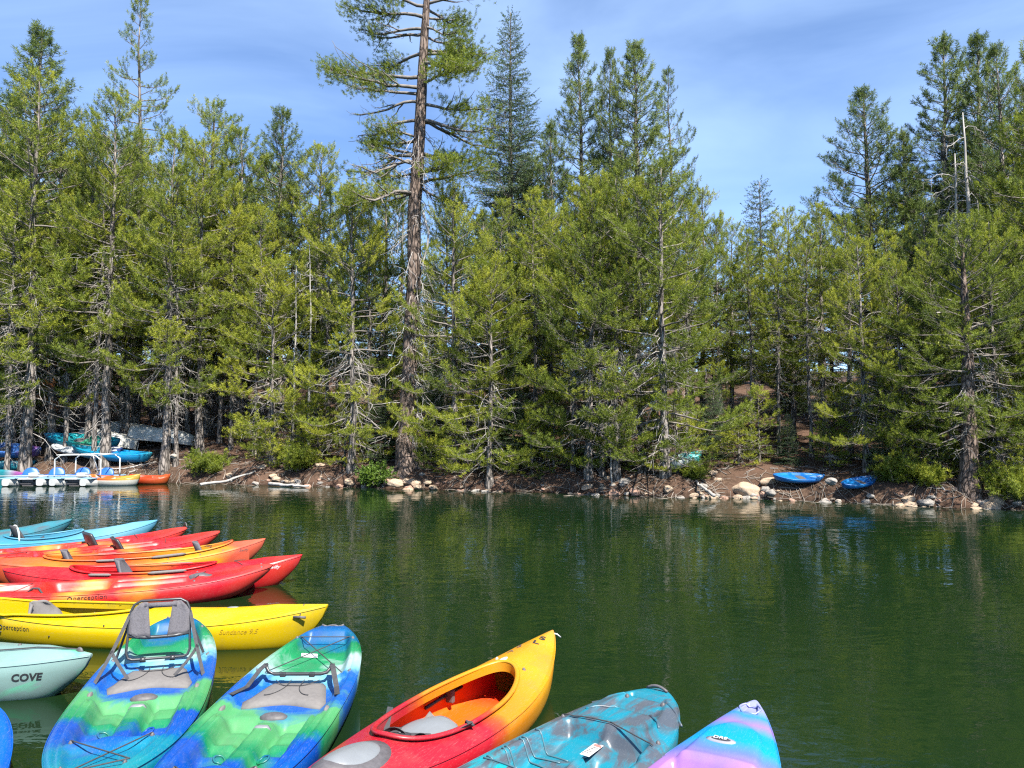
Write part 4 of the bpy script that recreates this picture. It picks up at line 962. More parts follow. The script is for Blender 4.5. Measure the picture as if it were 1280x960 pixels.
GREEN_STOPS = [(0.0, (.0, .085, .46)), (.10, (.0, .16, .36)), (.155, (.008, .26, .085)), (.215, (.02, .36, .13)), (.26, (.50, .68, .68)), (.325, (.20, .56, .72)),
               (.36, (.005, .16, .66)), (.47, (.0, .115, .62)), (.515, (.12, .47, .18)), (.60, (.10, .44, .16)), (.665, (.008, .29, .12)), (.72, (.0, .085, .55)),
               (.80, (.0, .12, .58)), (.85, (.0, .26, .44)), (.93, (.01, .33, .42)), (1.0, (.02, .32, .38))]
def sot(label, seed, tip, tdir, seat='up', stops=GREEN_STOPS, mats=None, tip_is='stern', L=SL, B=.40, amp=.085, extras=True, yk=.13, group=None):
    """tip: (x, y) of the end in view; tdir: unit vector from that end along the kayak"""
    h = Hull(L, B, .245, .10, .10, .09, bow=(2.5, .78), stern=(2.8, .56), crown=.03, cp=4, rake=(.16, .10), feat=sot_feat, N=130, Md=57)
    mat = mats or plastic('kayak_plastic_blue_green', stops, L, amp * 1.35, seed=seed, yk=yk, nscale=2.2, streak=(1.5, 1.0, 1.5))
    d = np.array(tdir, float); d /= np.linalg.norm(d); c = np.array(tip) + d * L / 2
    rz = math.atan2(d[1], d[0]) if tip_is == 'stern' else math.atan2(-d[1], -d[0])
    root = empty('kayak', (c[0], c[1], 0), rz); tag(root, label, 'kayak', group)
    h.build(mat, root)
    X = lambda s: s - L / 2
    if not extras: return root, h
    # seat cushion: wider at the front, curved edge
    t = np.linspace(0, 1, 11)
    fr = np.stack([X(1.46) + .03 * np.cos((t - .5) * math.pi * 2) * -1, -.25 + .50 * t], 1)
    bk = np.stack([np.full(7, X(1.07)), np.linspace(.17, -.17, 7)], 1)
    sd1 = np.stack([np.linspace(X(1.41), X(1.11), 4), np.linspace(.27, .20, 4)], 1); sd2 = sd1[::-1] * [1, -1]
    out = np.vstack([sd2, fr, sd1, bk])
    cu = pad_on_deck(h, out, .035, M['cushion'], 'seat_cushion', root, .01, .35)
    g_ = Geo()
    def seam(P): p = on_deck(h, P, .0465); g_.tube(p, .003, 4)
    for sy in (-1, 1):
        seam(np.stack([np.linspace(X(1.09), X(1.20), 6), sy * (.045 + 0 * t[:6])], 1))
        tt = np.linspace(0, 1, 8); seam(np.stack([X(1.09) + .11 * np.sin(tt * math.pi / 2), sy * (.15 - .105 * tt)], 1))
        seam(np.stack([X(1.20) + .17 * np.sin(tt * math.pi / 2) , sy * (.045 + .10 * tt ** 1.5)], 1))
    seam(np.stack([np.full(5, X(1.20)), np.linspace(-.045, .045, 5)], 1))
    tag(g_.obj('seam', M['webbing'], cu))
    # back frame
    zb = .30; a = R(14) if seat == 'up' else R(82)
    def fp(y, u): return np.array([X(1.10) - u * math.sin(a), y, zb + u * math.cos(a)])
    Hh = .41
    loop = []
    for (u, y) in [(0.0, -.17), (.01, -.20), (.05, -.215), (.2, -.208), (.34, -.20), (.385, -.18), (Hh, -.135), (Hh, 0), (Hh, .135), (.385, .18), (.34, .20), (.2, .208), (.05, .215), (.01, .20), (0, .17), (0, 0)]:
        loop.append(fp(y, u))
    back = empty('backrest'); back.parent = root
    if seat != 'up':
        zb = .285; a = R(35); g_ = Geo(); g_.tube([fp(y, u) for y, u in ((-.228, .07), (-.22, .04), (-.20, .012), (-.16, 0), (-.05, 0), (.05, 0), (.16, 0), (.20, .012), (.22, .04), (.228, .07))], .012, 8); g_.obj('frame', M['frame'], back)
        for sy in (-1, 1):
            g_ = Geo(); g_.box(fp(sy * .10, -.004), (.03, .04, .03)); g_.obj('hinge', M['frame'], back, False, bevel=.005)
            P = [fp(sy * .228, .07), fp(sy * .25, .05) + [.05, 0, 0], np.array([X(1.24), sy * .30, float(h.deck(X(1.24), sy * .30)) + .025]), np.array([X(1.42), sy * .345, float(h.deck(X(1.42), sy * .33)) + .02])]
            ribbon(P, .034, M['webbing'], 'strap', root, .004, (.3, 0, .95))
            pad_on_deck(h, oval(X(1.62), sy * .325, .045, .016, 14), .012, M['cushion'], 'side_pad', root, 0, .4, 3)
            for s_ in (.32, .95): button(h, root, X(s_), sy * float(h.b(X(s_))) * .84)
    else:
        g_ = Geo(); g_.loop(loop, .0095, 8); fo = g_.obj('frame', M['frame'], back)
        g_ = Geo(); g_.tube([fp(-.206, .165), fp(-.1, .15), fp(0, .148), fp(.1, .15), fp(.206, .165)], .013, 6); g_.obj('lower_bar', M['frame'], back)
        g_ = Geo(); g_.tube([fp(-.11, .375), fp(0, .375), fp(.11, .375)], .020, 6); g_.obj('upper_bar', M['fabric'], back)
        for sy in (-1, 1):                                   # fabric panels
            V = []
            for u in np.linspace(0, 1, 8):
                yo = np.interp(u, [0, .14, .75, .9, 1], [.15, .206, .20, .166, .135]); yi = np.interp(u, [0, 1], [.055, .085])
                for w in np.linspace(0, 1, 5):
                    p = fp(sy * (yi + (yo - yi) * w), .15 + .25 * u); p[0] += .012 - .02 * math.sin(w * math.pi) * .6; V.append(p)
            V = np.array(V).reshape(8, 5, 3); g_ = Geo(); g_.grid(V); po = g_.obj('panel', M['fabric'], back)
            sm = po.modifiers.new('thick', 'SOLIDIFY'); sm.thickness = .008
            g_ = Geo(); g_.box(fp(sy * .10, -.005), (.03, .035, .03)); g_.obj('hinge', M['frame'], back)
            # straps
            x1, y1 = X(1.52), sy * .335
            pa = fp(sy * .205, .32); pb = np.array([X(1.42), sy * .345, float(h.deck(X(1.42), sy * .33)) + .01])
            if seat == 'up':
                tt = np.linspace(0, 1, 10)[:, None]; P = pa * (1 - tt) + pb * tt; P[:, 2] -= .02 * np.sin(tt[:, 0] * math.pi)
                ribbon(P, .024, M['webbing'], 'strap', root, .003, (.8, 0, .6))
                pc = np.array([X(.98), sy * .30, float(h.deck(X(.98), sy * .30)) + .01]); P = fp(sy * .205, .27) * (1 - tt) + pc * tt
                ribbon(P, .018, M['webbing'], 'strap', root, .003, (.8, 0, .6))
                pe = np.array([X(1.36), sy * .15, float(h.deck(X(1.36), sy * .15)) + .055])
                pm = np.array([X(1.22), sy * .265, float(h.deck(X(1.22), sy * .2)) + .16])
                P = np.array([(1 - u) ** 2 * (pa * .45 + pb * .55) + 2 * u * (1 - u) * pm + u * u * pe for u in np.linspace(0, 1, 10)])
                ribbon(P, .022, M['webbing'], 'strap', root, .003, (.6, 0, .8))
            else:
                P = on_deck(h, np.stack([np.linspace(X(1.08), X(1.44), 10), sy * np.linspace(.20, .335, 10)], 1), .02); P[:4, 2] = np.maximum(P[:4, 2], .30)
                ribbon(P, .03, M['webbing'], 'strap', root, .003, (.3, 0, .95))
            pad_on_deck(h, oval(X(1.62), sy * .325, .045, .016, 14), .012, M['cushion'], 'side_pad', root, 0, .4, 3)
            for s_ in (.32, .95): button(h, root, X(s_), sy * float(h.b(X(s_))) * .84)
    # oval centre hatch and fittings
    pad_on_deck(h, oval(X(1.63), 0, .05, .085, 24), .022, M['rubber'], 'centre_hatch', root, .004, .3, 4)
    pad_on_deck(h, oval(X(1.86), 0, .022, .055, 18), .006, M['hatch'], 'scupper_rim', root, .002, .2, 3)
    for sy in (-1, 1):
        g_ = Geo(); g_.loop(on_deck(h, oval(X(2.2), sy * .12, .03, .03, 16), .004), .006, 5); g_.obj('scupper', mat, root)
        button(h, root, X(2.58), sy * .20); button(h, root, X(3.0), sy * .14)
    if seat != 'up': bungee(h, root, [(X(.95), -.27), (X(.30), .19)]); bungee(h, root, [(X(.95), .27), (X(.30), -.19)]); bungee(h, root, [(X(.32), -.20), (X(.32), .20)])
    bungee(h, root, [(X(2.58), -.20), (X(2.92), .15), (X(2.98), -.12), (X(2.58), .20)])
    grab_handle(h, root, X(.05), -.09, .09)
    return root, h

YAX = lambda px0, py0, z0, px1, py1, z1: (at_z(px1, py1, z1) - at_z(px0, py0, z0))[:2]
tipA = at_z(224, 769, .35)[:2]; dA = YAX(224, 769, .35, 118, 960, .30)
ka, hA = sot('green and blue kayak with an upright grey seat back', .0, tipA, dA)
tipB = at_z(418, 779, .35)[:2]; dB = YAX(418, 779, .35, 268, 960, .30)
kb, hB = sot('green and blue kayak with its seat back folded flat', 2.3, tipB, dB, seat='down')
g_ = Geo(); V, F3 = None, None
st = empty('deck_sticker'); st.parent = kb
x0 = .47 - SL / 2
obj('label', on_deck(hB, [(x0, -.02), (x0 + .08, .0), (x0 + .06, -.13), (x0 - .02, -.15)], .005), [np.array([[0, 1, 2, 3]])], M['white'], st, False)
dC = dA / np.linalg.norm(dA)
sot('blue kayak cut off at the bottom left corner', 4.1, np.array([-3.27, 4.74]), dC + np.array([.10, 0]), seat='down', extras=False,
    stops=[(0, (.01, .25, .55)), (.12, (.0, .15, .72)), (.5, (.0, .15, .75)), (1, (.0, .4, .55))])

# ---- sit-inside kayak
def sit_in(label, tip, tdir, L, B, mat, ck=None, tip_is='bow', coam=None, h=None, group=None, seat=None, g0=.22, gb=.16, gs=.12, liner=None, **kw):
    h = h or Hull(L, B, g0, gb, gs, .10, bow=(2.0, .92), stern=(2.1, .85), crown=.075, cp=1.7, rake=(.30, .24), **kw)
    d = np.array(tdir, float); d /= np.linalg.norm(d); c = np.array(tip) + d * L / 2
    rz = math.atan2(-d[1], -d[0]) if tip_is == 'bow' else math.atan2(d[1], d[0])
    root = empty('kayak', (c[0], c[1], 0), rz); tag(root, label, 'kayak', group)
    hole = None
    if ck: hole, line = cockpit(*ck)
    h.build(mat, root, hole)
    if ck:
        x, y = line(72, 1.02); P = on_deck(h, np.stack([x, y], 1), .022)
        g_ = Geo(); g_.loop(P, (.018, .012), 8)
        x2, y2 = line(72, .985); Pin = on_deck(h, np.stack([x2, y2], 1), .02); Pd = Pin.copy(); Pd[:, 2] -= .06
        n = 72; i = np.arange(n); i2 = (i + 1) % n
        g_.add(np.vstack([Pin, Pd]), np.stack([i, i2, n + i2, n + i], 1))
        g_.obj('cockpit_rim', coam or mat, root)
        q = np.linspace(max(-.86, 2 * (ck[0] - ck[1] - .25) / L), min(.86, 2 * (ck[0] + ck[1] + .25) / L), 36) * L / 2; ph = np.linspace(-1, 1, 25) * math.pi / 2; Vl = []
        for x in q:
            zz = np.maximum(float(h.k(x)) + .02 + (float(h.g(x)) - .035 - float(h.k(x))) * (1 - np.cos(ph) ** h.full[1]), .014 + .02 * np.abs(np.sin(ph)))
            Vl.append(np.stack([np.full(25, x), (float(h.b(x)) * .972) * np.sign(ph) * np.abs(np.sin(ph)) ** h.full[0], zz], 1))
        g_ = Geo(); g_.grid(np.array(Vl)); g_.obj('inner_shell', liner or mat, root)
    return root, h

# red to yellow kayak with the big open cockpit
L3 = 2.98
m3 = plastic('kayak_plastic_red_orange_yellow', [(0, (.62, .015, .03)), (.44, (.62, .015, .035)), (.485, (.70, .10, .02)), (.52, (.82, .28, .01)), (.60, (.84, .32, .012)),
             (.76, (.88, .43, .01)), (.84, (.86, .36, .012)), (.92, (.90, .46, .01)), (1, (.86, .36, .06))], L3, .05, seed=1.0, nscale=3)
tip3 = at_z(691, 786, .37)[:2]; d3 = YAX(691, 786, .37, 434, 953, .30)
m3i = plastic('kayak_inner_lit_orange_shaded_red', [(0, (.62, .015, .02)), (.46, (.80, .04, .01)), (.54, (.92, .105, .005)), (.68, (.92, .105, .005)), (.78, (.75, .02, .008)), (1, (.7, .01, .01))], L3, .04, gain=.75)  # sunlit orange in mid cockpit and shaded red front are painted into the liner
k3, h3 = sit_in('red and orange kayak with an open cockpit and pointed yellow bow', tip3, d3, L3, .365, m3, ck=(-.02, .70, .262), liner=m3i, g0=.21, gb=.15, N=150, Md=71)
# inner liner, seat and fittings
hl = h3
def seat_in(root, x0, z0, tall=.30, back=True, w=.20, mat='cushion'):
    s0 = empty('seat', (0, 0, 0)); s0.parent = root
    V = []
    for u in np.linspace(0, 1, 12):
        for v in np.linspace(-1, 1, 13):
            V.append([x0 + .40 * u, v * w * (1 - .12 * u * u), z0 + .03 + .07 * v * v + .05 * (u - .35) ** 2 + .03 * (u > .8) * (u - .8) * 5])
    g_ = Geo(); g_.grid(np.array(V).reshape(12, 13, 3)); o = g_.obj('seat_pan', M[mat], s0); sm = o.modifiers.new('thick', 'SOLIDIFY'); sm.thickness = .025
    if back:
        V = []
        for u in np.linspace(0, 1, 12):
            wd = w * (1.0 - .55 * max(0, u - .35) ** 1.6 * 2.2)
            for v in np.linspace(-1, 1, 13): V.append([x0 - .02 - .11 * u + .07 * v * v, v * wd, z0 + .10 + tall * u - .03 * v * v * u])
        g_ = Geo(); g_.grid(np.array(V).reshape(12, 13, 3)); o = g_.obj('seat_back', M[mat], s0); sm = o.modifiers.new('thick', 'SOLIDIFY'); sm.thickness = .022
    return s0
s3 = seat_in(k3, -.44, .03, .26, False, .20)
# low back band leaning forward over the seat, light grey, round topped
V = []
for u in np.linspace(0, 1, 14):
    wd = .20 * math.sqrt(max(0.0, 1 - (u * .98) ** 2.6)) + .004
    for v in np.linspace(-1, 1, 15): V.append([-.46 + .30 * u, v * wd, .13 + .055 * u + .035 * (1 - v * v) * math.sin(u * 2.6)])
g_ = Geo(); g_.grid(np.array(V).reshape(14, 15, 3)); o = g_.obj('back_band', M['hatch'], s3); sm = o.modifiers.new('thick', 'SOLIDIFY'); sm.thickness = .03
for sy in (-1, 1):
    tt = np.linspace(0, 1, 9)
    P = np.stack([-.30 - .22 * tt, sy * (.285 - .12 * tt), .285 - .13 * tt + .03 * np.sin(tt * 3.1)], 1); ribbon(P, .035, M['webbing'], 'strap', k3, .003, (.5, .2, .5))
    P = np.stack([-.52 + .03 * tt, sy * (.20 - .20 * tt), .20 + .06 * np.sin(tt * 3.1)], 1); ribbon(P, .028, M['webbing'], 'strap', k3, .003, (.7, 0, .5))
    # foot brace rail with pedal on the inner wall
    fb = empty('foot_brace'); fb.parent = k3
    y_ = sy * (float(hl.side(.36, .13)) - .03)
    g_ = Geo(); g_.tube([[.16, sy * (float(hl.side(.16, .12)) - .03), .12], [.36, y_, .135], [.56, sy * (float(hl.side(.56, .15)) - .03), .15]], .013, 6); g_.obj('rail', M['frame'], fb)
    g_ = Geo(); g_.box([.40, y_ - sy * .03, .135], (.035, .06, .09)); g_.obj('pedal', M['rubber'], fb, False, bevel=.008)
def strap3(pts, w): ribbon(np.array(pts, float), w, M['webbing'], 'strap', k3, .004, (.1, -.4, .9))
strap3([(-.30, -.285, .275), (-.27, -.25, .285), (-.25, -.20, .22), (-.30, -.14, .19)], .045)
strap3([(-.62, .16, .225), (-.54, .10, .235), (-.44, .02, .215), (-.38, -.06, .205)], .04)
strap3([(-.60, .05, .22), (-.52, -.02, .225), (-.44, -.12, .20), (-.40, -.20, .19)], .035)
strap3([(-.50, .22, .21), (-.40, .20, .20), (-.34, .16, .185)], .045)
g_ = Geo(); g_.box([-.50, .04, .232], (.05, .06, .018)); g_.obj('buckle', M['frame'], k3, False, bevel=.005)
pad_on_deck(h3, oval(-1.02, 0, .235, .165, 40, 2.2), .016, M['rubber'], 'hatch_rim', k3, .0, .1, 4)
pad_on_deck(h3, oval(-1.02, 0, .19, .128, 40, 2.2), .026, M['hatch'], 'hatch_cover', k3, .004, .3, 5)
pad_on_deck(h3, oval(.79, .085, .055, .028, 20), .004, M['white'], 'sticker', k3, .002, .1, 3)
button(h3, k3, .70, .12); button(h3, k3, .70, -.13); button(h3, k3, .83, .155, .012, 'deck_fitting', 'white')
def on_top(h, x0, y0, ang, off=.003):
    ca, sa = math.cos(ang), math.sin(ang)
    def fn(u, v):
        x = x0 + u * ca - v * sa; y = y0 + u * sa + v * ca; return np.stack([x, y, h.deck(x, y) + off], 1)
    return fn
lettering('S', .10, M['ink'], k3, on_top(h3, 1.215, -.005, R(-75)), bold=.004)
lettering('L', .10, M['ink'], k3, on_top(h3, 1.105, .000, R(-75)), bold=.004)
lettering('2', .085, M['ink_pale'], k3, on_top(h3, 1.03, .10, R(-75)), bold=.002)
lettering('A', .075, M['ink_pale'], k3, on_top(h3, .94, .13, R(-75)), bold=.001)
lettering('Recreation', .055, M['ink_pale'], k3, on_side(h3, .58, .175, -1), shear=.3) if False else None
g_ = Geo(); g_.tube([h3._rake(np.array([1.46]), .3)[0] * np.array([1, 0, 0]) + np.array([0, 0, .345]), [1.50, -.03, .33], [1.53, -.05, .30]], .006, 5); g_.obj('tow_cord', M['whiteprint'], k3)

# teal and charcoal sit-on-top with ribbed wells
L4 = 3.2
def teal_feat(s, y, b):
    ay = np.abs(y); v = ay / b
    ring = -.035 * sbox(s, .17, .195, .012) * (1 - sstep(.5, .62, v)) - .035 * sbox(s, .33, .355, .012) * (1 - sstep(.42, .55, v))
    dish = -.018 * sbox(s, .20, .56, .05) * (1 - sstep(.5, .65, v))
    well = -.12 * sbox(s, .66, 1.30, .035) * (1 - sstep(.62, .78, v)) * (1 + .12 * np.sin(s * 24))
    step = -.05 * sbox(s, .84, 1.04, .02) * sbox(y, .02, .30, .03)
    keelr = .05 * sbox(s, .66, 1.3, .05) * np.exp(-(ay / .03) ** 2)
    foot = -.13 * sbox(s, 1.42, 2.45, .05) * sbox(ay, .05, .27, .03) * (1 + .25 * np.sin(s * 42))
    return ring + dish + well + step + keelr + foot
h4 = Hull(L4, .405, .25, .09, .09, .09, bow=(2.5, .78), stern=(3.2, .62), crown=.035, cp=4, rake=(.16, .12), feat=teal_feat, N=170, Md=61)
m4 = plastic('kayak_plastic_teal_charcoal', [(0, (.008, .29, .42)), (.34, (.008, .31, .44)), (.42, (.0, .52, .64)), (1, (.0, .5, .6))], L4, .05, swirl=((.045, .055, .07), 1.7, .44, .55), seed=5.0)
tip4 = np.array([.94, 4.92]); d4 = np.array([-.62, -.785]); d4 /= np.linalg.norm(d4); c4 = tip4 + d4 * L4 / 2
k4 = empty('kayak', (c4[0], c4[1], 0), math.atan2(d4[1], d4[0])); tag(k4, 'teal and charcoal swirled kayak with a broad rounded end', 'kayak')
h4.build(m4, k4)
X4 = lambda s: s - L4 / 2
zl = float(h4.deck(np.linspace(X4(.75), X4(.91), 9), np.linspace(-.02, .05, 9)).max()) + .008
def lab(nm, s0, s1, y0, y1, dz, mt): obj(nm, np.array([[X4(s0), y0, zl + dz], [X4(s0), y1, zl + dz], [X4(s1), y1 + .012, zl + dz], [X4(s1), y0 + .012, zl + dz]]), [np.array([[0, 1, 2, 3]])], mt, k4, False)
lab('warning_label', .74, .91, -.03, .03, 0, M['white'])
lab('label_header', .75, .775, -.024, .022, .002, plain('red_print', (.45, .12, .10), .5))
for i in range(6): lab('label_line', .79 + .019 * i, .795 + .019 * i, -.022, .018 - .012 * (i % 3), .002, M['ink_pale'])
grab_handle(h4, k4, X4(.06), -.07, .07, .02)
bungee(h4, k4, [(X4(.64), -.31), (X4(.62), .0), (X4(.70), .31)])
for i in range(7):
    s_ = .90 + .075 * i
    g_ = Geo(); g_.tube(line_on_deck(h4, (X4(s_), -.10), (X4(s_ + (.03 if i % 2 else -.02)), -.335), 16, .004), .005, 5)
    g_.obj('foot_rib', plain('pale_teal_rib', (.045, .10, .125), .4) if i == 0 else bpy.data.materials['pale_teal_rib'], k4)
for s_, wv in ((.18, .30), (.34, .24)):
    tt = np.linspace(-1, 1, 17); g_ = Geo(); g_.tube(on_deck(h4, np.stack([X4(s_ + .16 * np.abs(tt) ** 2.5), wv * tt], 1), .001), .008, 6); g_.obj('moulded_ridge', bpy.data.materials['pale_teal_rib'] if False else m4, k4)
for sy in (-1, 1): button(h4, k4, X4(.64), sy * .31); button(h4, k4, X4(.22), sy * .12)

# purple and turquoise sit-on-top
L5 = 3.0
def purple_feat(s, y, b):
    ay = np.abs(y); v = ay / b
    hand = -.022 * sbox(s, .06, .17, .02) * (1 - sstep(.40, .55, v))
    rise = .030 * sstep(.30, .42, s - .25 * v * v) * (1 - sstep(.55, .72, v)) * (1 - sstep(.80, .95, s))
    well = -.13 * sbox(s, .86, 1.5, .05) * (1 - sstep(.60, .75, v))
    rim = .016 * sbox(s, .80, .87, .02) * (1 - sstep(.6, .7, v))
    return hand + rise + well + rim
h5 = Hull(L5, .385, .25, .10, .12, .09, bow=(2.5, .8), stern=(1.75, .80), crown=.035, cp=3, rake=(.2, .2), feat=purple_feat, N=150, Md=61)
m5 = plastic('kayak_plastic_purple_turquoise', [(0, (.42, .46, .80)), (.05, (.36, .38, .84)), (.075, (.03, .34, .84)), (.11, (.40, .24, .76)), (.145, (.0, .38, .86)), (.20, (.0, .42, .88)), (.245, (.16, .24, .84)),
              (.29, (.52, .26, .74)), (.36, (.58, .22, .70)), (.5, (.1, .3, .8)), (1, (.5, .2, .7))], L5, .02, seed=2.0, nscale=2.4, yk=.06)
tip5 = at_z(944, 875, .37)[:2]; d5 = np.array([-.47, -.80]); d5 /= np.linalg.norm(d5); c5 = tip5 + d5 * L5 / 2
k5 = empty('kayak', (c5[0], c5[1], 0), math.atan2(d5[1], d5[0])); tag(k5, 'purple and turquoise kayak with a narrow tip at the lower right', 'kayak')
h5.build(m5, k5); X5 = lambda s: s - L5 / 2
bd = empty('badge'); bd.parent = k5
pad_on_deck(h5, oval(X5(.62), -.035, .034, .078, 28), .005, plain('badge_grey', (.20, .20, .22), .35), 'plate', bd, .002, .2, 3)
pad_on_deck(h5, oval(X5(.62), -.035, .025, .068, 28), .007, plain('badge_dark', (.035, .035, .042), .35), 'inlay', bd, .002, .2, 3)
lettering('DRE', .04, M['whiteprint'], bd, on_top(h5, X5(.632), -.075, R(90), .013))
g_ = Geo(); g_.loop(on_deck(h5, oval(X5(.12), 0, .05, .06, 20), .004), .006, 6); g_.obj('grab_recess_rim', m5, k5)

# pale seafoam kayak with lettering
L6 = 3.1
m6 = plastic('kayak_plastic_seafoam', [(0, (.26, .45, .42)), (.8, (.29, .48, .45)), (.93, (.31, .50, .47)), (1, (.35, .54, .50))], L6, .03, swirl=((.06, .36, .20), .9, .52, .66), seed=3.0)
tip6 = at_z(115, 819, .30)[:2]; d6 = np.array([-1, .16])
k6, h6 = sit_in('pale seafoam kayak pointing right at the left edge', tip6, d6, L6, .37, m6, g0=.25, gb=.06)
lettering('COVE', .074, M['ink'], k6, on_side(h6, L6 / 2 - .475, .15, -1), bold=.003, space=1.05)
lettering('14.5', .05, M['ink_pale'], k6, on_side(h6, L6 / 2 - .285, .150, -1), shear=.3) if False else None
g_ = Geo(); g_.tube(line_on_deck(h6, (L6 / 2 - .12, .0), (L6 / 2 - 1.2, -.20), 16, .012), .005, 5); g_.obj('deck_cord', M['webbing'], k6)
pad_on_deck(h6, oval(L6 / 2 - .10, 0, .03, .014, 12), .03, M['rubber'], 'tow_toggle', k6, 0, .5, 3)
button(h6, k6, L6 / 2 - .62, .02)

# yellow kayak
L8 = 3.75
m8 = plastic('kayak_plastic_yellow', [(0, (.84, .58, .003)), (.5, (.86, .62, .003)), (1, (.86, .60, .004))], L8, .05, rough=.3)
tip8 = at_z(410, 752, .40)[:2]; d8 = np.array([-1, .12])
k8, h8 = sit_in('long yellow kayak lying across behind the green kayaks', tip8, d8, L8, .36, m8, ck=(-.80, .95, .265), g0=.215, gb=.16)
seat_in(k8, -.9, .03, .2)
def brand(h, root, x0, z0, size, mat='ink'):
    g_ = Geo(); t = np.arange(18) * 2 * math.pi / 18; x = x0 - size * .45 + size * .27 * np.cos(t); z = z0 + size * .27 + size * .27 * np.sin(t)
    g_.loop(np.stack([h._rake(x, z), -(h.side(x, z) + .003), z], 1), size * .055, 5); g_.obj('ring_emblem', M[mat], root)
    lettering('perception', size, M[mat], root, on_side(h, x0, z0, -1), space=1.05)
brand(h8, k8, -1.12, .13, .066)
lettering('Sundance 9.5', .062, plain('faded_brown_print', (.30, .19, .01), .5), k8, on_side(h8, .98, .15, -1), shear=.35)
T8 = np.array([L8 / 2 - .20, 0, 0]); zt = .30
g_ = Geo(); xx = L8 / 2 - .22; ys = float(h8.side(xx, .27)) + .012
g_.tube([[xx, -.01, float(h8.deck(xx, 0)) + .004], [xx, -ys * .7, float(h8.g(xx)) + .004], [xx, -ys - .004, .29]], .005, 5); g_.tube([[xx - .055, -ys - .012, .285], [xx + .055, -ys - .004, .28]], .012, 6)
g_.obj('toggle_handle', M['rubber'], k8)
pad_on_deck(h8, oval(.95, .04, .06, .03, 16), .008, M['hatch'], 'deck_fitting', k8, 0, .4, 3)
for (x_, z_) in ((-.6, .10), (-1.15, .10), (-.05, .22), (.75, .20)):
    yy = -float(h8.side(x_, z_)) - .002; g_ = Geo(); g_.tube([[x_, yy + .004, z_], [x_, yy - .004, z_]], .007, 7); g_.obj('rivet', M['ink'], k8)

# fan of red and yellow kayaks moored at the left
SUNSET = [(0, (.72, .03, .02)), (.14, (.90, .36, .02)), (.22, (.74, .02, .02)), (.37, (.78, .03, .02)), (.43, (.92, .40, .03)), (.50, (.80, .05, .02)), (.56, (.74, .02, .03)), (.61, (.88, .28, .03)), (.67, (.74, .03, .03)), (.80, (.74, .012, .03)), (.87, (.80, .04, .035)), (1, (.82, .07, .05))]
RED = [(0, (.76, .012, .02)), (.40, (.76, .012, .02)), (.47, (.88, .24, .03)), (.53, (.76, .02, .02)), (.72, (.76, .010, .02)), (.84, (.74, .010, .02)), (.93, (.80, .05, .03)), (1, (.74, .008, .02))]
ORANGE = [(0, (.80, .06, .03)), (.25, (.88, .24, .02)), (.42, (.76, .02, .02)), (.60, (.90, .34, .02)), (.70, (.92, .42, .015)), (.80, (.90, .36, .02)), (.86, (.84, .12, .06)), (1, (.86, .18, .09))]
def red_feat(s, y, b):
    ay = np.abs(y)
    seat = -.13 * sbox(s, 1.15, 1.75, .05) * (1 - sstep(.24, .33, ay)); foot = -.12 * sbox(s, 1.8, 2.6, .05) * sbox(ay, .04, .24, .03)
    tank = -.10 * sbox(s, .25, 1.0, .05) * (1 - sstep(.55, .75, ay / b)); bw = -.02 * sbox(s, 2.75, 3.15, .04) * (1 - sstep(.5, .65, ay / b))
    return seat + foot + tank + bw
def dirang(a): return np.array([-math.cos(R(a)), -math.sin(R(a))])
def red_sot(label, tip, ang, stops, seed, L=3.5, back=None, B=.39):
    h = Hull(L, B, .205, .13, .10, .09, bow=(2.6, .62), stern=(2.6, .62), crown=.03, cp=4, rake=(.30, .2), kb=.18, feat=red_feat, N=110, Md=45)
    m = plastic('kayak_plastic_sunset', stops, L, .10, seed=seed, streak=(.8, 2.2, 2.2))
    d = dirang(ang); c = np.array(tip) + d * L / 2; root = empty('kayak', (c[0], c[1], 0), math.atan2(-d[1], -d[0])); tag(root, label, 'kayak')
    h.build(m, root); X = lambda s: s - L / 2
    bungee(h, root, [(X(2.65), -.2), (X(2.75), .2)]); bungee(h, root, [(X(.3), -.2), (X(.95), .25)])
    t = np.linspace(0, 1, 9)
    pad_on_deck(h, np.vstack([oval(X(1.48), 0, .2, .22, 24, 3)]), .03, M['cushion'], 'seat_cushion', root, .006, .3)
    if back is not None:                                   # stiff dark seat back standing up
        V = []
        for u in np.linspace(0, 1, 8):
            for v in np.linspace(-1, 1, 9): V.append([X(2.05) - .08 * u + .05 * v * v, v * (.22 - .05 * u * u), .20 + back * u * (1 - .10 * v * v)])
        g_ = Geo(); g_.grid(np.array(V).reshape(8, 9, 3)); o = g_.obj('seat_back', M['frame'], root); sm = o.modifiers.new('t', 'SOLIDIFY'); sm.thickness = .03
    return root, h
tip9 = at_z(341, 706, .33)[:2]
k9, h9 = red_sot('blunt-ended red kayak in front of the moored fan, behind the yellow one', tip9, 19, SUNSET, 7.0)
brand(h9, k9, -.28, .142, .07)
pad_on_deck(h9, oval(.95, 0, .13, .07, 20), .02, M['rubber'], 'hatch_cover', k9, .004, .3, 4)
for sy in (-1, 1):
    button(h9, k9, 1.62, sy * .10); button(h9, k9, .9, sy * .28)
g_ = Geo(); g_.tube(line_on_deck(h9, (-.75, -.20), (-.05, -.27), 14, .02), .012, 6); g_.obj('side_carry_strap', M['webbing'], k9)

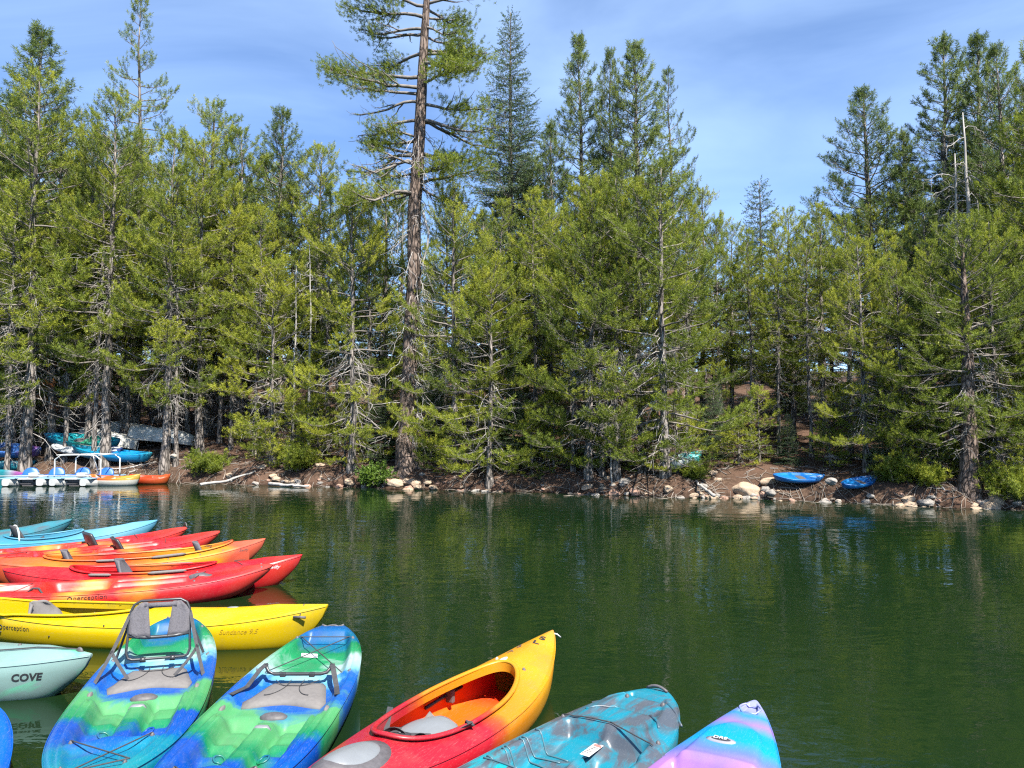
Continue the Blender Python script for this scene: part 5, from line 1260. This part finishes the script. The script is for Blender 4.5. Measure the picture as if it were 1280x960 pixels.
def red_rec(label, tip, ang, stops, seed, L=3.4, brandx=None, backs=(-.35,), ck=(-.15, .8, .25)):
    m = plastic('kayak_plastic_red_yellow', stops, L, .10, seed=seed, streak=(.8, 2.2, 2.2))
    k, h = sit_in(label, tip, dirang(ang), L, .36, m, ck=ck, g0=.19, gb=.17)
    for bx in backs:
        seat_in(k, bx, .0, .29, True, .19, 'fabric')
    for sy in (-1, 1):
        P = line_on_deck(h, (ck[0] + .10, sy * .285), (ck[0] + .52, sy * .245), 10, .03); g_ = Geo(); g_.tube(P, np.array([.008] + [.020] * 8 + [.008]), 6); g_.obj('thigh_pad', M['cushion'], k)
        P = line_on_deck(h, (ck[0] - .55, sy * .27), (ck[0] - .30, sy * .29), 10, .03); g_ = Geo(); g_.tube(P, np.array([.008] + [.018] * 8 + [.008]), 6); g_.obj('rim_pad', M['cushion'], k)
        for x_ in (.2, .6, .9): button(h, k, ck[0] + x_ + .1, sy * float(h.b(ck[0] + x_ + .1)) * .86, .011)
    bungee(h, k, [(1.0, -.16), (.88, .0), (1.0, .16)])
    return k, h
k10, h10 = red_rec('bright red kayak with the sharpest bow, second of the moored fan', at_z(378, 693, .36)[:2], 12, RED, 9.0)
lettering('Swifty', .06, M['whiteprint'], k10, on_side(h10, 1.30, .22, -1), shear=.3)
k11, h11 = red_rec('orange and yellow kayak with a pointed bow in the middle of the moored fan', at_z(332, 673, .36)[:2], 27, ORANGE, 11.0, backs=(-.72, .86), ck=(.10, 1.12, .25))
lettering('Swifty', .055, M['ink_pale'], k11, on_side(h11, 1.32, .22, -1), shear=.3)
k12, h12 = red_sot('red and yellow kayak with a rounded bow and a dark seat back, mid fan', at_z(275, 664, .33)[:2], 38, SUNSET, 13.0, back=.18)
k13, h13 = red_sot('red and yellow kayak with a dark seat back beside the pale blue kayak', at_z(234, 659, .33)[:2], 46, SUNSET, 15.0, back=.21)
grab_handle(h13, k13, 1.72, -.06, .06, .06)
def blue_rec(label, tip, ang, stops, seed, ck=(-.2, .55, .25), swirl=None, L=3.2):
    m = plastic('kayak_plastic_pale_blue', stops, L, .06, seed=seed, swirl=swirl)
    k, h = sit_in(label, tip, dirang(ang), L, .32, m, ck=ck, g0=.18, gb=.14)
    s0 = seat_in(k, -.55, .05, .30, True, .19, 'webbing')
    g_ = Geo(); t = np.linspace(0, math.pi, 14); g_.tube(np.stack([np.full(14, -.62), .20 * np.cos(t), .20 + .24 * np.sin(t)], 1), .014, 6); g_.obj('seat_frame', M['white'], k)
    return k, h
blue_rec('pale blue kayak with a dark seat at the far end of the moored fan', at_z(197, 649, .33)[:2], 50, [(0, (.05, .32, .50)), (.5, (.08, .40, .60)), (.75, (.24, .56, .74)), (1, (.13, .46, .68))], 1.5)
blue_rec('dusky teal kayak farthest back in the moored fan, mostly dark', at_z(90, 648, .33)[:2], 60, [(0, (.05, .30, .40)), (.5, (.05, .32, .42)), (1, (.06, .28, .36))], 2.5, swirl=((.05, .08, .10), 1.4, .45, .6))
# ------------------------------------------------------------------ boats on the far shore
def lay(root, px, py, Y, yaw, roll=0.0, pitch=0.0, lift=0.0, on=True):
    x = (px - 640) / 960 * Y; z = (float(ground_z(x, Y)) if on else 0.0) + lift
    root.location = (x, Y, z); root.rotation_euler = (roll, pitch, yaw); return root
def shore_kayak(label, L, B, stops, seed, sit=True, swirl=None, rough=.4, name='kayak', flat=False, stripe=None, under=None):
    if flat: h = Hull(L, B, .12, .10, .05, .03, bow=(2.6, .62), stern=(3.2, .6), crown=.015, N=50, Md=13, kb=.08)
    else: h = Hull(L, B, .22, .12, .10, .10, bow=(2.2, .8), stern=(2.2, .8), crown=.04, cp=3, feat=red_feat if sit else None, N=60, Md=25)
    m = plastic('shore_boat_plastic', stops, L, .04, seed=seed, swirl=swirl, rough=rough, under=under); root = empty(name); tag(root, label, 'paddleboard' if flat else 'kayak')
    h.build(m, root, name='board' if flat else 'hull')
    if sit and not flat:
        pad_on_deck(h, oval(-L / 2 + 1.45, 0, .2, .22, 20, 3), .03, M['rubber'], 'seat_cushion', root, .006, .3); grab_handle(h, root, L / 2 - .12, -.05, .05, .04)
    if stripe:
        for sy in (-1, 1):
            P = line_on_deck(h, (-L * .42, sy * B * .35), (L * .44, sy * B * .28), 14, .004); g_ = Geo(); g_.tube(P, .035, 6); g_.obj('stripe', stripe, root)
    return root, h
BLUE = [(0, (.0, .17, .58)), (.3, (.0, .26, .70)), (.6, (.0, .15, .55)), (1, (.01, .24, .68))]
a, _ = shore_kayak('left one of the two bright blue kayaks lying on the right bank', 2.7, .37, BLUE, 1.0); lay(a, 996, 600, 20.85, R(6), R(13), R(1), .15)
a.scale = (.54, .95, .45)
a, _ = shore_kayak('right one of the two bright blue kayaks, tilted toward the water', 2.7, .37, BLUE, 3.0); lay(a, 1071, 606, 20.1, R(22), R(14), R(-8), .10)
a.scale = (.44, .7, .42)
a, _ = shore_kayak('small teal and white kayak half hidden at the right of the central pines', 2.6, .36, [(0, (.5, .6, .62)), (.5, (.6, .68, .68)), (.72, (.02, .40, .40)), (1, (.05, .45, .45))], 2.0); lay(a, 853, 590, 22.4, R(24), R(10), R(-8), .2); a.scale = (.5, 1, .9)
# left bank
TP = [(0, (.02, .34, .40)), (.52, (.02, .36, .42)), (.60, (.42, .50, .58)), (.68, (.42, .12, .40)), (.78, (.36, .06, .34)), (.86, (.05, .06, .28)), (1, (.03, .05, .22))]
a, _ = shore_kayak('teal, pink and navy kayak lying on its side behind the pedal boats', 3.0, .40, TP, 4.0, False); lay(a, 14, 572, 28.0, R(-12), R(98), R(3), .38)
a, _ = shore_kayak('teal kayak end showing at the left edge above the pink one', 3.0, .38, [(0, (.02, .30, .42)), (1, (.03, .42, .52))], 5.0); lay(a, -10, 560, 28.9, R(20), R(-20), 0, .40)
a, _ = shore_kayak('blue and pink kayak end resting on the upper left stack', 3.0, .38, [(0, (.1, .2, .6)), (.7, (.05, .2, .6)), (.85, (.5, .12, .4)), (1, (.02, .16, .5))], 6.0); lay(a, 10, 557, 29.4, R(-5), R(25), R(5), .55)
a, _ = shore_kayak('turquoise and green kayak in the stack behind the straight left pine', 3.2, .38, [(0, (.0, .25, .50)), (.4, (.0, .38, .42)), (.6, (.03, .35, .16)), (.8, (.0, .40, .45)), (1, (.0, .28, .45))], 7.0); lay(a, 106, 556, 29.3, R(-8), R(24), R(4), .52)
a, _ = shore_kayak('white and navy paddleboard in the left bank stack', 3.0, .36, [(0, (.55, .60, .62)), (.35, (.6, .64, .66)), (.55, (.03, .08, .28)), (1, (.02, .06, .24))], 8.0, flat=True, name='paddleboard', stripe=M['white']); lay(a, 112, 562, 28.9, R(-10), R(28), R(4), .42)
a, _ = shore_kayak('bright blue kayak with a pale underside pointing right on the left bank', 3.3, .38, [(0, (.0, .30, .42)), (.3, (.0, .30, .50)), (.6, (.0, .30, .68)), (.85, (.0, .32, .66)), (1, (.02, .36, .46))], 9.0); lay(a, 142, 570, 28.4, R(-9), R(12), R(5), .26)
a, _ = shore_kayak('orange and pale grey kayak afloat right of the covered pedal boat', 2.9, .37, [(0, (.62, .30, .06)), (.2, (.70, .14, .03)), (.5, (.72, .20, .03)), (.7, (.78, .42, .05)), (1, (.80, .55, .10))], 10.0, under=(.17, (.36, .35, .31), .02))
lay(a, 146, 603, 25.7, R(-4), R(4), 0, .03, False); a.scale = (.62, 1, 1)
a, _ = shore_kayak('red-orange kayak bow at the left waterline right of the orange one', 2.6, .36, [(0, (.6, .05, .02)), (.5, (.66, .08, .02)), (1, (.70, .12, .02))], 11.0)
lay(a, 190, 602, 26.3, R(-3), R(4), 0, .03, False); a.scale = (.55, 1, .9)

# overturned aluminium rowboats
ALU = Mat('weathered_aluminium'); v = ALU.coord('Object'); nz = ALU.noise(v, 3, 6, .6); ALU.color(ALU.ramp(nz, [(.3, (.32, .32, .29)), (.7, (.54, .535, .49))])).set(Roughness=.6, Metallic=.1); ALU = ALU.m
def rowboat(label, L, B, D):
    root = empty('rowboat'); tag(root, label, 'rowboat'); n = 26; V = []
    us = np.linspace(0, 1, n); ph = np.linspace(-1, 1, 21)
    for u in us:
        b = B * (1 - .06 * u) * (1 - max(0, (u - .45) / .55) ** 2.4 * .93); k = D * (1 - .35 * max(0, (u - .6) / .4) ** 2)
        y = np.sign(ph) * np.minimum(1, np.abs(ph) * 1.55) * b * (.80 + .20 * np.clip((np.abs(ph) - .62) / .38, 0, 1)); z = k * (1 - np.clip((np.abs(ph) - .60) / .40, 0, 1)) + .015 * np.cos(ph * 18)
        V.append(np.stack([np.full(21, (u - .5) * L), y, z], 1))
    V = np.array(V); g_ = Geo(); g_.grid(V); o = g_.obj('hull', ALU, root); sm = o.modifiers.new('t', 'SOLIDIFY'); sm.thickness = .02
    g_ = Geo(); e = V[0]; g_.add(np.vstack([e + [.004, 0, 0], [[-L / 2 + .004, 0, 0.0]]]), None, [[i, i + 1, 21] for i in range(20)]); o = g_.obj('transom', ALU, root, False); sm = o.modifiers.new('t', 'SOLIDIFY'); sm.thickness = .04
    for sy in (-1, 1):
        g_ = Geo(); g_.tube(np.stack([V[:, 0 if sy < 0 else -1, 0], V[:, 0 if sy < 0 else -1, 1], V[:, 0, 2] + .0], 1), .03, 6); g_.obj('gunwale', ALU, root)
    for y in (-.30, 0, .30):
        i = [int(np.argmin(np.abs(V[k][:, 1] - y * B * 2 * .6))) for k in range(n - 4)]; g_ = Geo(); g_.tube(np.array([V[k][i[k]] + [0, 0, .012] for k in range(n - 4)]), .018, 5); g_.obj('keel_rib', ALU, root)
    return root
a = rowboat('overturned weathered aluminium rowboat with square stern, behind the leaning pine', 3.4, .68, .52); lay(a, 207, 548, 30.6, R(-8), R(-8), R(4), .14); a.scale = (.72, 1, 1)
a = rowboat('pale overturned rowboat behind the straight left pine', 3.2, .65, .46); lay(a, 142, 552, 30.4, R(-18), R(-6), R(8), .18); a.scale = (.75, 1, 1)
a = rowboat('overturned rowboat tucked behind the two front ones', 3.2, .65, .50); lay(a, 172, 540, 32.2, R(-22), R(-4), R(6), .12); a.scale = (.7, 1, 1)

# pedal boats
MB = plain('pedal_boat_blue_vinyl', (.015, .09, .32), .45, var=.15); MW = plain('pedal_boat_white', (.33, .335, .325), .4, var=.08, scale=5); MBL = plain('pedal_boat_pale_blue', (.15, .27, .38), .45, var=.2, scale=4)
def pedal_boat(label, canopy):
    root = empty('pedal_boat'); tag(root, label, 'pedal boat')
    for sy in (-1, 1):                                         # two pontoons, bow towards -y
        V = []
        for u in np.linspace(0, 1, 16):
            w = .26 * (1 - max(0, .22 - u) ** 2 * 12); zt = .34 - .05 * u; zb = -.12 + .30 * max(0, .25 - u) * 2
            for t in np.linspace(0, 2 * math.pi, 17)[:-1]:
                c, s_ = math.cos(t), math.sin(t); V.append([sy * .52 + w * np.sign(c) * abs(c) ** .5, -1.05 + 2.1 * u, (zt + zb) / 2 + (zt - zb) / 2 * np.sign(s_) * abs(s_) ** .5])
        V = np.array(V).reshape(16, 16, 3); V = np.concatenate([V, V[:, :1]], 1); g_ = Geo(); g_.grid(V); f = V[0, :-1]; g_.add(np.vstack([f, f.mean(0)]), None, [[i, (i + 1) % 16, 16] for i in range(16)]); g_.obj('pontoon', MW, root)
        g_ = Geo(); g_.box([sy * .52, 0, .34], (.50, 2.02, .05)); g_.obj('side_deck', MBL, root, False, bevel=.02)
        V = []
        for u in np.linspace(0, 1, 9):
            for t in np.linspace(-1, 1, 11): V.append([sy * .42 + t * .27 * math.sqrt(max(0, 1 - (u * .96) ** 2.4)), .35 + .10 * u - .06 * (1 - t * t), .38 + .36 * u])
        g_ = Geo(); g_.grid(np.array(V).reshape(9, 11, 3)); o = g_.obj('seat_back', MB, root); sm = o.modifiers.new('t', 'SOLIDIFY'); sm.thickness = .06
        g_ = Geo(); g_.box([sy * .42, .12, .40], (.48, .46, .07)); g_.obj('seat', MB, root, False, bevel=.025)
    g_ = Geo(); g_.box([0, .05, .30], (.62, 1.7, .06)); g_.obj('centre_deck', MW, root, False, bevel=.02)
    g_ = Geo(); g_.box([0, -.30, .46], (.30, .24, .20)); g_.obj('console', MW, root, False, bevel=.05)
    g_ = Geo(); g_.box([0, -.62, .14], (.42, .05, .26)); g_.obj('paddle_well', M['ink'], root, False)
    for k in range(4):
        a = k * math.pi / 2; g_ = Geo(); g_.box([0, -.70 + .13 * math.cos(a), .10 + .13 * math.sin(a)], (.34, .02 + .10 * abs(math.cos(a)), .02 + .10 * abs(math.sin(a)))); g_.obj('paddle_blade', M['rubber'], root, False)
    rail = Geo(); rail.tube([[-.74, -.95, .40], [-.74, -.98, .47], [.74, -.98, .47], [.74, -.95, .40]], .018, 6); rail.obj('bow_rail', M['white'], root)
    if canopy:
        for yy in (-.55, .55):
            t = np.linspace(0, 1, 16); P = []
            for q in t:
                if q < .3: P.append([-.80 + .03 * q, yy, .36 + .92 * q / .3])
                elif q > .7: P.append([.80 - .03 * (1 - q), yy, .36 + .92 * (1 - q) / .3])
                else:
                    w = (q - .3) / .4; P.append([-.72 + 1.44 * w, yy, 1.36 + .03 * math.sin(w * math.pi)])
            g_ = Geo(); g_.tube(P, .024, 7); g_.obj('canopy_hoop', M['white'], root)
        for xx in (-.72, -.24, .24, .72):
            g_ = Geo(); g_.tube([[xx, -.57, 1.38], [xx, 0, 1.395], [xx, .57, 1.38]], .02, 6); g_.obj('canopy_bar', M['white'], root)
        g_ = Geo(); g_.tube([[.10, .5, .4], [.16, .0, 1.37]], .016, 6); g_.obj('canopy_brace', M['white'], root)
    return root
a = pedal_boat('white and blue pedal boat with an open canopy frame', True); p = at_z(88, 608, 0); a.location = (p[0], p[1] + 1.0, 0); a.rotation_euler = (0, 0, R(-4)); a.scale = (1, 1, .72)
a = pedal_boat('white and blue pedal boat without canopy at the left edge', False); p = at_z(24, 608, 0); a.location = (p[0], p[1] + 1.0, 0); a.rotation_euler = (0, 0, R(7)); a.scale = (1, 1, .72)
